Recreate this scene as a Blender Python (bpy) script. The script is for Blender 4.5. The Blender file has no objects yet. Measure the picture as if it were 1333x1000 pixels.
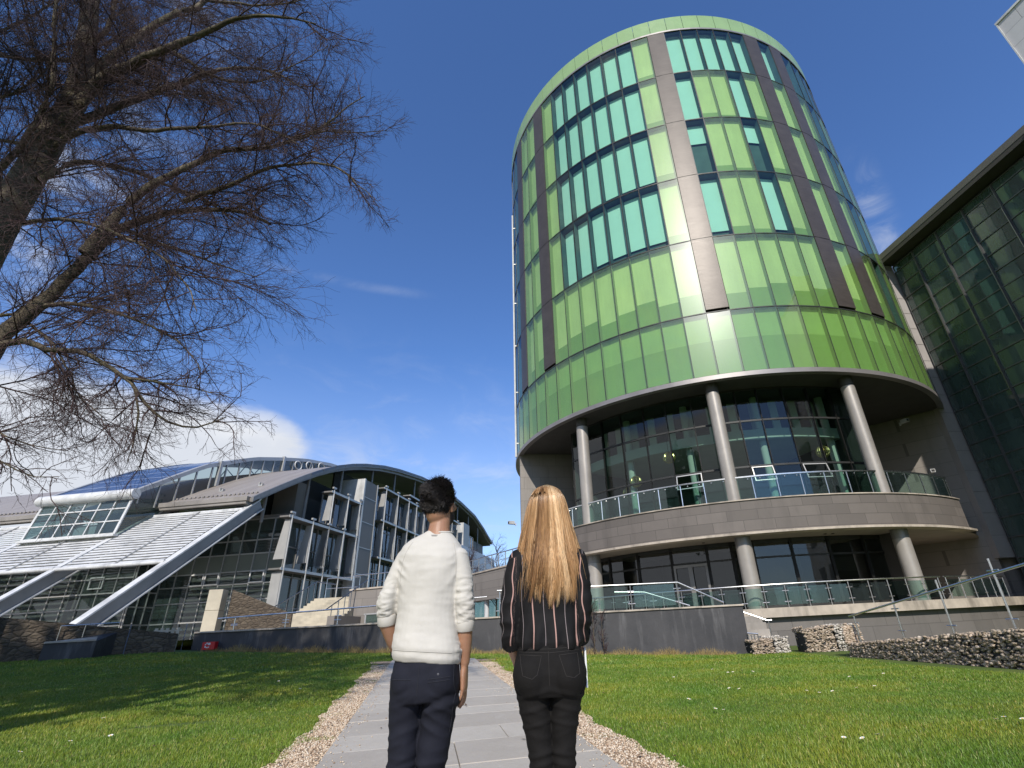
import bpy, bmesh, math, random
import numpy as np
from mathutils import Vector, Matrix, Quaternion, noise as mnoise
R = math.radians
sin, cos, pi = math.sin, math.cos, math.pi
rng = np.random.default_rng(11)
random.seed(5)
scene = bpy.context.scene
COL = scene.collection

# ------------------------------------------------------------------ object helpers
def tag(o, label=None, cat=None, group=None, kind=None):
    if label: o['label'] = label
    if cat: o['category'] = cat
    if group: o['group'] = group
    if kind: o['kind'] = kind
    return o

def empty(name, loc=(0, 0, 0), rz=0.0, label=None, cat=None, group=None):
    o = bpy.data.objects.new(name, None)
    o.empty_display_size = 0.2
    o.location = loc
    o.rotation_euler = (0, 0, rz)
    COL.objects.link(o)
    return tag(o, label, cat, group)

def link_mesh(name, me, parent=None, loc=None):
    o = bpy.data.objects.new(name, me)
    COL.objects.link(o)
    if parent is not None: o.parent = parent
    if loc is not None: o.location = loc
    return o

def copy_tree(o, parent=None):
    c = o.copy()
    COL.objects.link(c)
    c.parent = parent
    for ch in o.children: copy_tree(ch, c)
    return c

class MB:
    """collects shapes into one mesh"""
    def __init__(s): s.v = []; s.f = []; s.m = []; s.cur = 0
    def mat(s, i): s.cur = i; return s
    def add(s, vs, fs):
        n = len(s.v)
        s.v.extend([tuple(p) for p in vs])
        for f in fs:
            s.f.append(tuple(i + n for i in f)); s.m.append(s.cur)
        return s
    def quad(s, a, b, c, d): return s.add([a, b, c, d], [(0, 1, 2, 3)])
    def hexa(s, b, t):
        """b, t: four bottom points and four top points, counter-clockwise seen from above"""
        return s.add(list(b) + list(t), [(3, 2, 1, 0), (4, 5, 6, 7), (0, 1, 5, 4), (1, 2, 6, 5), (2, 3, 7, 6), (3, 0, 4, 7)])
    def box(s, x0, x1, y0, y1, z0, z1):
        return s.hexa([(x0, y0, z0), (x1, y0, z0), (x1, y1, z0), (x0, y1, z0)], [(x0, y0, z1), (x1, y0, z1), (x1, y1, z1), (x0, y1, z1)])
    def beam(s, p, q, w, h, up=(0, 0, 1)):
        p = Vector(p); q = Vector(q); d = (q - p).normalized(); u = Vector(up)
        side = d.cross(u)
        if side.length < 1e-4: side = d.cross(Vector((1, 0, 0)))
        side.normalize(); u = side.cross(d).normalized()
        c = [(-w / 2, -h / 2), (w / 2, -h / 2), (w / 2, h / 2), (-w / 2, h / 2)]
        A = [p + side * a + u * b for a, b in c]; B = [q + side * a + u * b for a, b in c]
        return s.add(A + B, [(0, 1, 2, 3), (7, 6, 5, 4), (0, 4, 5, 1), (1, 5, 6, 2), (2, 6, 7, 3), (3, 7, 4, 0)])
    def tube(s, pts, r, n=8, caps=True):
        pts = [Vector(p) for p in pts]
        if not hasattr(r, '__len__'): r = [r] * len(pts)
        d0 = (pts[1] - pts[0]).normalized()
        a = Vector((0, 0, 1)) if abs(d0.z) < .9 else Vector((1, 0, 0))
        u = d0.cross(a).normalized(); rings = []
        for i, p in enumerate(pts):
            d = (pts[min(i + 1, len(pts) - 1)] - pts[max(i - 1, 0)]).normalized()
            u = (u - d * u.dot(d)).normalized(); w = d.cross(u)
            rings.append([p + (u * cos(2 * pi * k / n) + w * sin(2 * pi * k / n)) * r[i] for k in range(n)])
        vs = [q for g in rings for q in g]; fs = []
        for i in range(len(pts) - 1):
            for k in range(n):
                k2 = (k + 1) % n
                fs.append((i * n + k, i * n + k2, (i + 1) * n + k2, (i + 1) * n + k))
        if caps:
            fs.append(tuple(range(n - 1, -1, -1))); fs.append(tuple((len(pts) - 1) * n + k for k in range(n)))
        return s.add(vs, fs)
    def sector(s, r0, r1, z0, z1, a0, a1, n, faces='iotb', ends=True):
        """part of a ring round the local origin; angle 0 looks along -y, positive towards +x"""
        A = [a0 + (a1 - a0) * i / n for i in range(n + 1)]
        P = lambda r, a, z: (r * sin(R(a)), -r * cos(R(a)), z)
        vs = []
        for a in A: vs += [P(r0, a, z0), P(r1, a, z0), P(r1, a, z1), P(r0, a, z1)]
        fs = []
        for i in range(n):
            a, b = 4 * i, 4 * i + 4
            if 'o' in faces: fs.append((a + 1, b + 1, b + 2, a + 2))
            if 'i' in faces: fs.append((b, a, a + 3, b + 3))
            if 't' in faces: fs.append((a + 2, b + 2, b + 3, a + 3))
            if 'b' in faces: fs.append((a, b, b + 1, a + 1))
        if ends: fs += [(0, 1, 2, 3), (4 * n + 3, 4 * n + 2, 4 * n + 1, 4 * n)]
        return s.add(vs, fs)
    def blob(s, c, rx, ry, rz, n=8, m=5):
        vs = [(c[0], c[1], c[2] - rz)]; fs = []
        for j in range(1, m):
            t = -pi / 2 + pi * j / m
            for k in range(n):
                vs.append((c[0] + rx * cos(t) * cos(2 * pi * k / n), c[1] + ry * cos(t) * sin(2 * pi * k / n), c[2] + rz * sin(t)))
        vs.append((c[0], c[1], c[2] + rz))
        for k in range(n):
            k2 = (k + 1) % n
            fs.append((0, 1 + k2, 1 + k)); fs.append((len(vs) - 1, 1 + (m - 2) * n + k, 1 + (m - 2) * n + k2))
            for j in range(m - 2):
                fs.append((1 + j * n + k, 1 + j * n + k2, 1 + (j + 1) * n + k2, 1 + (j + 1) * n + k))
        return s.add(vs, fs)
    def mesh(s, name, mats, smooth=False):
        me = bpy.data.meshes.new(name)
        me.from_pydata(s.v, [], s.f)
        for m in (mats if isinstance(mats, (list, tuple)) else [mats]): me.materials.append(m)
        me.polygons.foreach_set('material_index', s.m)
        if smooth:
            me.polygons.foreach_set('use_smooth', [True] * len(s.f))
            try: me.set_sharp_from_angle(angle=R(40))
            except Exception: pass
        me.update()
        return me
    def build(s, name, mats, parent=None, smooth=False, bevel=0):
        o = link_mesh(name, s.mesh(name, mats, smooth), parent)
        if bevel:
            b = o.modifiers.new('bevel', 'BEVEL'); b.width = bevel; b.segments = 2; b.limit_method = 'ANGLE'
        return o

def raw_mesh(name, V, F, mats, smooth=False, attrs=None):
    """fast mesh from numpy: V (n,3), F (m,k)"""
    V = np.asarray(V, np.float32); F = np.asarray(F, np.int32)
    me = bpy.data.meshes.new(name)
    me.vertices.add(len(V)); me.vertices.foreach_set('co', V.ravel())
    k = F.shape[1]
    me.loops.add(F.size); me.loops.foreach_set('vertex_index', F.ravel())
    me.polygons.add(len(F))
    me.polygons.foreach_set('loop_start', np.arange(0, F.size, k, dtype=np.int32))
    me.polygons.foreach_set('loop_total', np.full(len(F), k, np.int32))
    if smooth: me.polygons.foreach_set('use_smooth', np.ones(len(F), bool))
    for m in (mats if isinstance(mats, (list, tuple)) else [mats]): me.materials.append(m)
    for nm, val in (attrs or {}).items():
        a = me.attributes.new(nm, 'FLOAT', 'POINT'); a.data.foreach_set('value', np.asarray(val, np.float32))
    me.update(calc_edges=True)
    return me

# ------------------------------------------------------------------ materials
class NT:
    def __init__(s, tree): s.t = tree; s.n = tree.nodes; s.l = tree.links
    def node(s, typ, **kw):
        n = s.n.new(typ)
        for k, v in kw.items():
            if k.startswith('i_'):
                key = k[2:]
                key = int(key) if key.isdigit() else key.replace('_', ' ')
                s.set(n.inputs[key], v)
            else: setattr(n, k, v)
        return n
    def set(s, sock, v):
        if isinstance(v, bpy.types.NodeSocket): s.l.new(v, sock)
        elif isinstance(v, bpy.types.Node): s.l.new(v.outputs[0], sock)
        else:
            if isinstance(v, (tuple, list)) and len(v) == 3 and sock.type == 'RGBA': v = (*v, 1)
            sock.default_value = v
    def math(s, op, a, b=0.0, c=0.0, clamp=False):
        n = s.n.new('ShaderNodeMath'); n.operation = op; n.use_clamp = clamp
        s.set(n.inputs[0], a); s.set(n.inputs[1], b); s.set(n.inputs[2], c)
        return n.outputs[0]
    def noise(s, scale, vec=None, detail=3.0, rough=.55, dist=0.0):
        n = s.node('ShaderNodeTexNoise'); n.inputs['Scale'].default_value = scale
        n.inputs['Detail'].default_value = detail; n.inputs['Roughness'].default_value = rough; n.inputs['Distortion'].default_value = dist
        if vec is not None: s.l.new(vec, n.inputs['Vector'])
        return n.outputs['Fac']
    def ramp(s, fac, stops):
        n = s.n.new('ShaderNodeValToRGB'); s.l.new(fac, n.inputs[0])
        e = n.color_ramp.elements
        while len(e) < len(stops): e.new(.5)
        for el, (p, c) in zip(e, stops):
            el.position = p; el.color = (*c, 1) if len(c) == 3 else c
        return n.outputs['Color']
    def mix(s, fac, a, b, blend='MIX'):
        n = s.n.new('ShaderNodeMix'); n.data_type = 'RGBA'; n.blend_type = blend
        s.set(n.inputs[0], fac); s.set(n.inputs[6], a); s.set(n.inputs[7], b)
        return n.outputs[2]
    def coord(s, kind='Object', scale=None):
        c = s.n.new('ShaderNodeTexCoord').outputs[kind]
        if scale is None: return c
        m = s.node('ShaderNodeMapping'); m.inputs['Scale'].default_value = scale
        s.l.new(c, m.inputs['Vector']); return m.outputs[0]

def new_mat(name):
    m = bpy.data.materials.new(name); m.use_nodes = True
    nt = NT(m.node_tree); bs = m.node_tree.nodes['Principled BSDF']
    return m, nt, bs

def rgb(c, k): return tuple(min(1, x * k) for x in c)

def surf(name, base, rough=.6, metal=0.0, var=.25, scale=3.0, bump=0.0, bscale=30.0, stretch=None, dirt=0.0, spec=.5, coat=0.0, aniso=0.0):
    """general procedural surface: base colour broken up by two noises, uneven gloss, fine bump"""
    m, nt, bs = new_mat(name)
    co = nt.coord('Object', stretch)
    n1 = nt.noise(scale, co, 5, .6)
    c = nt.ramp(n1, [(.3, rgb(base, 1 - var)), (.7, rgb(base, 1 + var * .6))])
    if dirt:
        d = nt.noise(scale * .35, nt.coord('Object', (1, 1, .25)), 6, .65)
        dm = nt.math('MULTIPLY', nt.math('SUBTRACT', d, .48, clamp=True), dirt * 6, clamp=True)
        c = nt.mix(dm, c, rgb(base, .45))
    nt.set(bs.inputs['Base Color'], c)
    n2 = nt.noise(scale * 4, co, 3)
    nt.set(bs.inputs['Roughness'], nt.math('MULTIPLY_ADD', n2, .25 * rough, rough * .87))
    bs.inputs['Metallic'].default_value = metal
    bs.inputs['Specular IOR Level'].default_value = spec
    if coat: bs.inputs['Coat Weight'].default_value = coat
    if bump:
        b = nt.node('ShaderNodeBump'); b.inputs['Strength'].default_value = bump; b.inputs['Distance'].default_value = .02
        nt.set(b.inputs['Height'], nt.noise(bscale, co, 4)); nt.set(bs.inputs['Normal'], b)
    return m

def pane(name, tint, refl=1.0, rough=0.02, wave=.0, dark=None, haze=0.0, broad=0.0):
    """thin pane: tinted see-through body + fresnel mirror, slightly wavy"""
    m = bpy.data.materials.new(name); m.use_nodes = True
    nt = NT(m.node_tree); nt.n.remove(nt.n['Principled BSDF']); out = nt.n['Material Output']
    tr = nt.node('ShaderNodeBsdfTransparent'); nt.set(tr.inputs[0], tint)
    gl = nt.node('ShaderNodeBsdfGlossy'); gl.inputs['Roughness'].default_value = rough
    if wave:
        b = nt.node('ShaderNodeBump'); b.inputs['Strength'].default_value = wave; b.inputs['Distance'].default_value = .05
        nt.set(b.inputs['Height'], nt.noise(.7, nt.coord('Object'), 1)); nt.set(gl.inputs['Normal'], b)
    bf = nt.node('ShaderNodeNewGeometry'); fr = nt.node('ShaderNodeFresnel')          # same mirror strength from either side of the thin pane
    nt.set(fr.inputs['IOR'], nt.math('MULTIPLY_ADD', bf.outputs['Backfacing'], 1 / 1.55 - 1.55, 1.55))
    k = nt.math('MULTIPLY_ADD', fr.outputs[0], refl, .02 * refl, clamp=True)
    body = tr.outputs[0]
    if haze:
        df = nt.node('ShaderNodeBsdfDiffuse'); nt.set(df.inputs[0], dark or (.5, .55, .55))
        mx = nt.node('ShaderNodeMixShader'); nt.set(mx.inputs[0], nt.math('MULTIPLY', nt.math('MULTIPLY_ADD', nt.noise(1.6, nt.coord('Object', (1, 1, .16)), 5, .65), 1.5, .25), haze, clamp=True))
        nt.l.new(tr.outputs[0], mx.inputs[1]); nt.l.new(df.outputs[0], mx.inputs[2]); body = mx.outputs[0]
    mx = nt.node('ShaderNodeMixShader'); nt.l.new(k, mx.inputs[0]); nt.l.new(body, mx.inputs[1]); nt.l.new(gl.outputs[0], mx.inputs[2])
    res = mx.outputs[0]
    if broad:
        g2 = nt.node('ShaderNodeBsdfGlossy'); g2.inputs['Roughness'].default_value = .26
        mx = nt.node('ShaderNodeMixShader'); mx.inputs[0].default_value = broad
        nt.l.new(res, mx.inputs[1]); nt.l.new(g2.outputs[0], mx.inputs[2]); res = mx.outputs[0]
    nt.l.new(res, out.inputs[0])
    return m

def bricky(name, base, bw, bh, mortar=.01, rough=.75, var=.2, mcol=None, vecmode='cyl', bump=.2, dirt=.5):
    """stone slabs in courses; vecmode picks the wall's own run: cyl = round the origin, xz, yz"""
    m, nt, bs = new_mat(name)
    co = nt.coord('Object'); sp = nt.node('ShaderNodeSeparateXYZ'); nt.l.new(co, sp.inputs[0])
    if vecmode == 'cyl':
        ang = nt.math('ARCTAN2', sp.outputs[0], nt.math('MULTIPLY', sp.outputs[1], -1.0))
        u = nt.math('MULTIPLY', ang, 14.2)
    elif vecmode == 'xz': u = sp.outputs[0]
    elif vecmode == 'yz': u = sp.outputs[1]
    else: u = nt.math('ADD', sp.outputs[0], sp.outputs[1])
    cb = nt.node('ShaderNodeCombineXYZ'); nt.set(cb.inputs[0], u); nt.set(cb.inputs[1], sp.outputs[2])
    br = nt.node('ShaderNodeTexBrick'); nt.l.new(cb.outputs[0], br.inputs['Vector'])
    br.inputs['Scale'].default_value = 1; br.inputs['Brick Width'].default_value = bw; br.inputs['Row Height'].default_value = bh
    br.inputs['Mortar Size'].default_value = mortar; br.inputs['Mortar Smooth'].default_value = .2
    nt.set(br.inputs['Color1'], rgb(base, 1 - var)); nt.set(br.inputs['Color2'], rgb(base, 1 + var)); nt.set(br.inputs['Mortar'], mcol or rgb(base, .45))
    n1 = nt.noise(2.2, co, 6, .65)
    c = nt.mix(nt.math('MULTIPLY', n1, .6), br.outputs['Color'], rgb(base, .72), 'MIX')
    if dirt:
        d = nt.noise(.9, nt.coord('Object', (1, 1, .2)), 6, .7)
        c = nt.mix(nt.math('MULTIPLY', nt.math('SUBTRACT', d, .5, clamp=True), dirt * 5, clamp=True), c, rgb(base, .5))
    nt.set(bs.inputs['Base Color'], c); bs.inputs['Roughness'].default_value = rough
    b = nt.node('ShaderNodeBump'); b.inputs['Strength'].default_value = bump; b.inputs['Distance'].default_value = .02
    h = nt.math('MULTIPLY_ADD', nt.noise(25, co, 4), .3, nt.math('SUBTRACT', 1.0, br.outputs['Fac']))
    nt.set(b.inputs['Height'], h); nt.set(bs.inputs['Normal'], b)
    return m

M = {}
M['white_metal'] = surf('white_metal', (.62, .62, .61), .4, 0, .14, 2, dirt=.6)
M['steel'] = surf('steel', (.62, .61, .59), .28, 1.0, .1, 6)
M['dark_steel'] = surf('dark_steel', (.30, .29, .28), .35, 1.0, .15, 6)
M['grey_metal'] = surf('grey_metal', (.235, .225, .215), .45, .3, .12, 1.5, dirt=.3)
M['silver_panel'] = surf('silver_panel', (.47, .465, .45), .4, .35, .1, 1.2, dirt=.25)
M['mullion'] = surf('mullion', (.035, .035, .033), .5, .2, .2, 3)
M['black'] = surf('black', (.012, .012, .012), .6, 0, .2, 3)
M['roof_metal'] = surf('roof_metal', (.31, .28, .25), .5, .25, .15, .8, dirt=.4)
M['concrete'] = surf('concrete', (.36, .33, .29), .8, 0, .15, 2, .2, 40, dirt=.5)
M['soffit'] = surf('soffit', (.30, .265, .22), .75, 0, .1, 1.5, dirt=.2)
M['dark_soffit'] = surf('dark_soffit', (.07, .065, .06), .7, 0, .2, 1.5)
M['beige_stone'] = surf('beige_stone', (.47, .405, .33), .75, 0, .2, 2.5, .15, 40, dirt=.9)
M['cream_stone'] = surf('cream_stone', (.50, .445, .34), .8, 0, .14, 2.5, .15, 40, dirt=.5)
M['column'] = surf('column', (.36, .33, .295), .42, .25, .1, 2.0, dirt=.35)
M['pale_wall'] = surf('pale_wall', (.50, .48, .44), .8, 0, .1, .8)
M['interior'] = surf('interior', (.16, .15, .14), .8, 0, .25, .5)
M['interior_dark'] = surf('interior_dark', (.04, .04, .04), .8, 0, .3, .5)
# ------------------------------------------------------------------ camera, light, sky
CAM_H = 1.05
cam = bpy.data.cameras.new('camera'); camo = bpy.data.objects.new('camera', cam); COL.objects.link(camo)
cam.sensor_width = 36; cam.lens = 36 * 655.746 / 1333; cam.shift_x = -52.449 / 1333
cam.clip_start = .05; cam.clip_end = 6000
camo.matrix_world = Matrix.Translation((0, 0, CAM_H)) @ Matrix.Rotation(pi / 2 + .4519, 4, 'X') @ Matrix.Rotation(-.0515, 4, 'Z')
scene.camera = camo
SUN_AZ, SUN_EL = R(2.0), R(38)          # the light travels towards this azimuth (from +y towards +x)
sd = Vector((sin(SUN_AZ) * cos(SUN_EL), cos(SUN_AZ) * cos(SUN_EL), -sin(SUN_EL)))
sun = bpy.data.lights.new('sun', 'SUN'); sun.energy = 4.6; sun.angle = R(.5); sun.color = (1.0, .935, .84)
suno = bpy.data.objects.new('sun', sun); COL.objects.link(suno); suno.rotation_euler = sd.to_track_quat('-Z', 'Y').to_euler()
suno.location = (-10, -40, 40)
w = bpy.data.worlds.new('World'); scene.world = w; w.use_nodes = True
nt = NT(w.node_tree); bg = nt.n['Background']
sky = nt.node('ShaderNodeTexSky'); sky.sky_type = 'NISHITA'; sky.sun_disc = False
sky.sun_elevation = SUN_EL; sky.sun_rotation = R(180) + SUN_AZ
sky.altitude = 60; sky.air_density = 1.0; sky.dust_density = .35; sky.ozone_density = 1.4
d = nt.coord('Generated'); sp = nt.node('ShaderNodeSeparateXYZ'); nt.l.new(d, sp.inputs[0])
az = nt.math('ARCTAN2', sp.outputs[0], sp.outputs[1]); el = nt.math('ARCSINE', sp.outputs[2])
def smooth(x, a, b):
    n = nt.node('ShaderNodeMapRange', interpolation_type='SMOOTHSTEP'); nt.set(n.inputs[0], x)
    n.inputs[1].default_value = a; n.inputs[2].default_value = b; return n.outputs[0]
mul = lambda *a: a[0] if len(a) == 1 else nt.math('MULTIPLY', a[0], mul(*a[1:]))
mp = nt.node('ShaderNodeMapping'); nt.l.new(d, mp.inputs[0]); mp.inputs['Scale'].default_value = (1, 1, 2.1)
n1 = nt.noise(3.4, mp.outputs[0], 9, .58, .3)
# the bank of cumulus low in the left, thinning to the right
bank = mul(smooth(az, R(-23), R(-32)), smooth(el, R(24.5), R(17.5)))
bank = nt.math('MULTIPLY', bank, smooth(nt.math('MULTIPLY_ADD', bank, .80, n1), .82, 1.06))
# loose puffs high in the left behind the tree
n2 = nt.noise(4.6, mp.outputs[0], 9, .6, .4)
puff = mul(smooth(az, R(-40), R(-62)), smooth(n2, .50, .68), .75)
# thin veils over the lower sky and one streak
n3 = nt.noise(7.0, mp.outputs[0], 8, .62, .8)
veil = nt.math('ADD', mul(smooth(el, R(34), R(8)), smooth(n3, .46, .78), smooth(az, R(25), R(-25)), .42), mul(smooth(el, R(30), R(4)), .32))
tilt = nt.math('SUBTRACT', el, nt.math('MULTIPLY_ADD', az, .012, R(35.7)))
streak = mul(smooth(nt.math('ABSOLUTE', tilt), R(.75), 0.0), smooth(az, R(-39), R(-31)), smooth(az, R(-14), R(-22)), smooth(n3, .3, .6), .15)
wisp = mul(smooth(nt.math('ABSOLUTE', nt.math('SUBTRACT', az, R(40.6))), R(2.6), 0.0), smooth(el, R(42), R(37)), smooth(n3, .36, .72), .45)
tot = nt.math('ADD', bank, nt.math('ADD', puff, nt.math('ADD', veil, nt.math('ADD', streak, wisp))), clamp=True)
shade = nt.mix(smooth(n1, .5, .85), (5.4, 5.7, 6.3), (8.0, 8.0, 8.0))
tint = nt.mix(1.0, sky.outputs[0], (.70, .98, 1.42), 'MULTIPLY')
nt.set(bg.inputs[0], nt.mix(tot, tint, shade)); bg.inputs[1].default_value = .135
scene.view_settings.view_transform = 'Standard'; scene.view_settings.look = 'None'
scene.view_settings.exposure = 0; scene.view_settings.gamma = 1; scene.view_settings.use_curve_mapping = False
scene.cycles.max_bounces = 10; scene.cycles.transparent_max_bounces = 16; scene.cycles.glossy_bounces = 4
scene.cycles.caustics_reflective = False; scene.cycles.caustics_refractive = False
scene.cycles.sample_clamp_indirect = 6

# ------------------------------------------------------------------ ground, path, lawn
def G(x, y):
    """height of the ground: flat where we stand, a bank rising to the back left"""
    return .05 * np.clip(5 - x, 0, 22) * np.clip(y - 3, 0, 17.5) / 17
def path_pt(s, t):
    """s along the path from y=-3, t across from its left edge (0..1)"""
    y0 = -3 + s
    l = (-2.264 + (5.392 - y0) * .2547, y0); 
    return (l[0] + t * 2.60 + 0.0, l[1] - t * .43 + .0)
PD = Vector((-.2468, .969, 0))                                   # path direction
PN = Vector((.969, .2468, 0))
def pth(s, t):                                                   # metres along / across (0 = left edge)
    b = Vector((-2.235, 5.392, 0)) + PD * s + PN * t
    return b.x, b.y
PATHW = 2.43
def is_path(x, y, pad=0.0):
    dx = x + 2.235; dy = y - 5.392
    t = dx * PN.x + dy * PN.y; s = dx * PD.x + dy * PD.y
    return t, s

# lawn colour is its own: green with worn yellowish and mossy patches
m, nt, bs = new_mat('lawn_soil')
co = nt.coord('Object')
c = nt.ramp(nt.noise(.55, co, 6, .6), [(.3, (.065, .110, .011)), (.55, (.10, .155, .015)), (.75, (.17, .185, .030))])
c = nt.mix(nt.math('MULTIPLY', nt.noise(14, co, 3), .6), c, (.065, .085, .014))
nt.set(bs.inputs['Base Color'], c); bs.inputs['Roughness'].default_value = .9
b = nt.node('ShaderNodeBump'); b.inputs['Strength'].default_value = .6; b.inputs['Distance'].default_value = .03
nt.set(b.inputs['Height'], nt.noise(60, co, 4)); nt.set(bs.inputs['Normal'], b)
M['lawn_soil'] = m

def sheet(name, xs, ys, hf, mat, dz=0.0):
    X, Y = np.meshgrid(xs, ys); Z = hf(X, Y) + dz
    V = np.stack([X, Y, Z], -1).reshape(-1, 3); nx = len(xs)
    i = np.arange((len(ys) - 1) * (nx - 1)); r, c_ = i // (nx - 1), i % (nx - 1)
    a = r * nx + c_
    return link_mesh(name, raw_mesh(name, V, np.stack([a, a + 1, a + nx + 1, a + nx], -1), mat, True))
xs = np.concatenate([[-2500, -600, -150, -60], np.linspace(-34, 30, 65), [60, 150, 600, 2500]])
ys = np.concatenate([[-2500, -600, -150, -40], np.linspace(-10, 20.5, 62), [22, 24, 30, 60, 150, 600, 2500]])
def GG(X, Y):
    z = G(X, Y)
    fade = np.clip((24 - Y) / 3.0, 0, 1)                          # behind the retaining wall the land is the terrace's
    return z * fade
tag(sheet('ground', xs, ys, GG, M['lawn_soil']), 'green lawn sloping gently up towards the dark wall', 'ground', kind='structure')

# flagstone path
m, nt, bs = new_mat('flagstone')
at = nt.node('ShaderNodeAttribute', attribute_name='tone')
co = nt.coord('Object')
c = nt.ramp(at.outputs['Fac'], [(0, (.45, .405, .345)), (.5, (.51, .465, .40)), (1, (.56, .515, .445))])
c = nt.mix(nt.math('MULTIPLY', nt.noise(2.2, co, 7, .68), .75), c, (.31, .275, .23))
c = nt.mix(nt.math('MULTIPLY', nt.math('SUBTRACT', nt.noise(5.5, co, 6, .7), .55, clamp=True), 2.6, clamp=True), c, (.52, .49, .44))
nt.set(bs.inputs['Base Color'], c); nt.set(bs.inputs['Roughness'], nt.math('MULTIPLY_ADD', nt.noise(9, co), .3, .5))
b = nt.node('ShaderNodeBump'); b.inputs['Strength'].default_value = .35; b.inputs['Distance'].default_value = .012
nt.set(b.inputs['Height'], nt.noise(22, co, 6, .7)); nt.set(bs.inputs['Normal'], b)
M['flagstone'] = m
M['sand_joint'] = surf('sand_joint', (.29, .255, .205), .95, 0, .3, 20, .4, 80)
def strip(name, t0, t1, s0, s1, dz, mat):
    ss = np.arange(s0, s1 + .01, .5); V = []; F = []
    for s in ss:
        for t in (t0, t1):
            x, y = pth(s, t); V.append((x, y, float(G(x, y)) + dz))
    for i in range(len(ss) - 1): F.append((2 * i, 2 * i + 1, 2 * i + 3, 2 * i + 2))
    return link_mesh(name, raw_mesh(name, V, F, mat))
tag(strip('path_bed', -.02, PATHW + .02, -11, 11.6, .006, M['sand_joint']), 'sandy bed under the flagstone path', 'path', kind='structure')
mb = MB(); tone = []
s = -10.9; row = 0
while s < 11.5:
    ln = random.choice((.6, .75, .9))
    cuts = [0] + sorted(random.sample([.7, .95, 1.2, 1.5, 1.75], 1)) + [PATHW]
    for a, b_ in zip(cuts[:-1], cuts[1:]):
        g = .0035
        q = [pth(s + g, a + g), pth(s + g, b_ - g), pth(s + ln - g, b_ - g), pth(s + ln - g, a + g)]
        dzz = random.uniform(.028, .033); k = random.random()
        mb.hexa([(x, y, float(G(x, y)) - .02) for x, y in q], [(x, y, float(G(x, y)) + dzz) for x, y in q]); tone += [k] * 8
    s += ln; row += 1
po = mb.build('path', M['flagstone'])
a = po.data.attributes.new('tone', 'FLOAT', 'POINT'); a.data.foreach_set('value', tone)
bv = po.modifiers.new('bevel', 'BEVEL'); bv.width = .006; bv.segments = 1
tag(po, 'grey flagstone path running to the dark wall', 'path', kind='structure')

# pinkish gravel margins: a bed and loose pebbles on it
M['gravel_bed'] = surf('gravel_bed', (.42, .31, .21), .95, 0, .35, 45, .8, 120)
m, nt, bs = new_mat('pebble')
at = nt.node('ShaderNodeAttribute', attribute_name='tone')
nt.set(bs.inputs['Base Color'], nt.ramp(at.outputs['Fac'], [(0, (.22, .15, .10)), (.25, (.46, .32, .21)), (.6, (.60, .47, .33)), (1, (.72, .64, .52))]))
bs.inputs['Roughness'].default_value = .8; M['pebble'] = m
def wob(s, k): return .03 * sin(s * 1.7 + k) + .024 * sin(s * 4.3 + 2 * k) + .018 * sin(s * 9.1 + k)
def gravel(name, side, label):
    ss = np.arange(-11, 10.6, .12); V = []; F = []
    for s in ss:
        wdt = .40 + wob(s, 1.3 if side < 0 else 4.0)
        ts = (-wdt, -.02) if side < 0 else (PATHW + .02, PATHW + wdt)
        for t in ts:
            x, y = pth(s, t); V.append((x, y, float(G(x, y)) + .012))
    for i in range(len(ss) - 1): F.append((2 * i, 2 * i + 1, 2 * i + 3, 2 * i + 2))
    bed = link_mesh(name, raw_mesh(name, V, F, M['gravel_bed'])); tag(bed, label, 'gravel', kind='structure')
gravel('gravel_margin', -1, 'pink gravel margin along the left edge of the path')
gravel('gravel_margin', 1, 'pink gravel margin along the right edge of the path')
# pebbles (octahedra, squashed)
N = 34000
s_ = np.concatenate([rng.uniform(-2.0, 10.5, N)]); sd_ = rng.integers(0, 2, N)
wd = .40 + np.where(sd_ == 0, .03 * np.sin(s_ * 1.7 + 1.3) + .024 * np.sin(s_ * 4.3 + 2.6) + .018 * np.sin(s_ * 9.1 + 1.3), .03 * np.sin(s_ * 1.7 + 4) + .024 * np.sin(s_ * 4.3 + 8) + .018 * np.sin(s_ * 9.1 + 4))
u = rng.uniform(-.04, 1.04, N) * wd
t_ = np.where(sd_ == 0, -u - .01, PATHW + u + .01)
px = -2.235 + PD.x * s_ + PN.x * t_; py = 5.392 + PD.y * s_ + PN.y * t_
r_ = rng.uniform(.005, .015, N)
base = np.array([[1, 0, 0], [0, 1, 0], [-1, 0, 0], [0, -1, 0], [0, 0, .75], [0, 0, -.5]])
jit = rng.uniform(.65, 1.25, (N, 6, 1)); an = rng.uniform(0, 6.28, N)
P = base[None] * jit * r_[:, None, None]
ca, sa = np.cos(an)[:, None], np.sin(an)[:, None]
P = np.stack([P[..., 0] * ca - P[..., 1] * sa, P[..., 0] * sa + P[..., 1] * ca, P[..., 2]], -1)
P += np.stack([px, py, G(px, py) + .012 + r_ * .35], -1)[:, None]
tri = np.array([[0, 1, 4], [1, 2, 4], [2, 3, 4], [3, 0, 4], [1, 0, 5], [2, 1, 5], [3, 2, 5], [0, 3, 5]])
F = (np.arange(N)[:, None, None] * 6 + tri[None]).reshape(-1, 3)
o = link_mesh('pebbles', raw_mesh('pebbles', P.reshape(-1, 3), F, M['pebble'], attrs={'tone': np.repeat(rng.random(N), 6)}))
tag(o, 'loose pink and buff pebbles strewn along both path edges', 'pebbles', kind='stuff')

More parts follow.
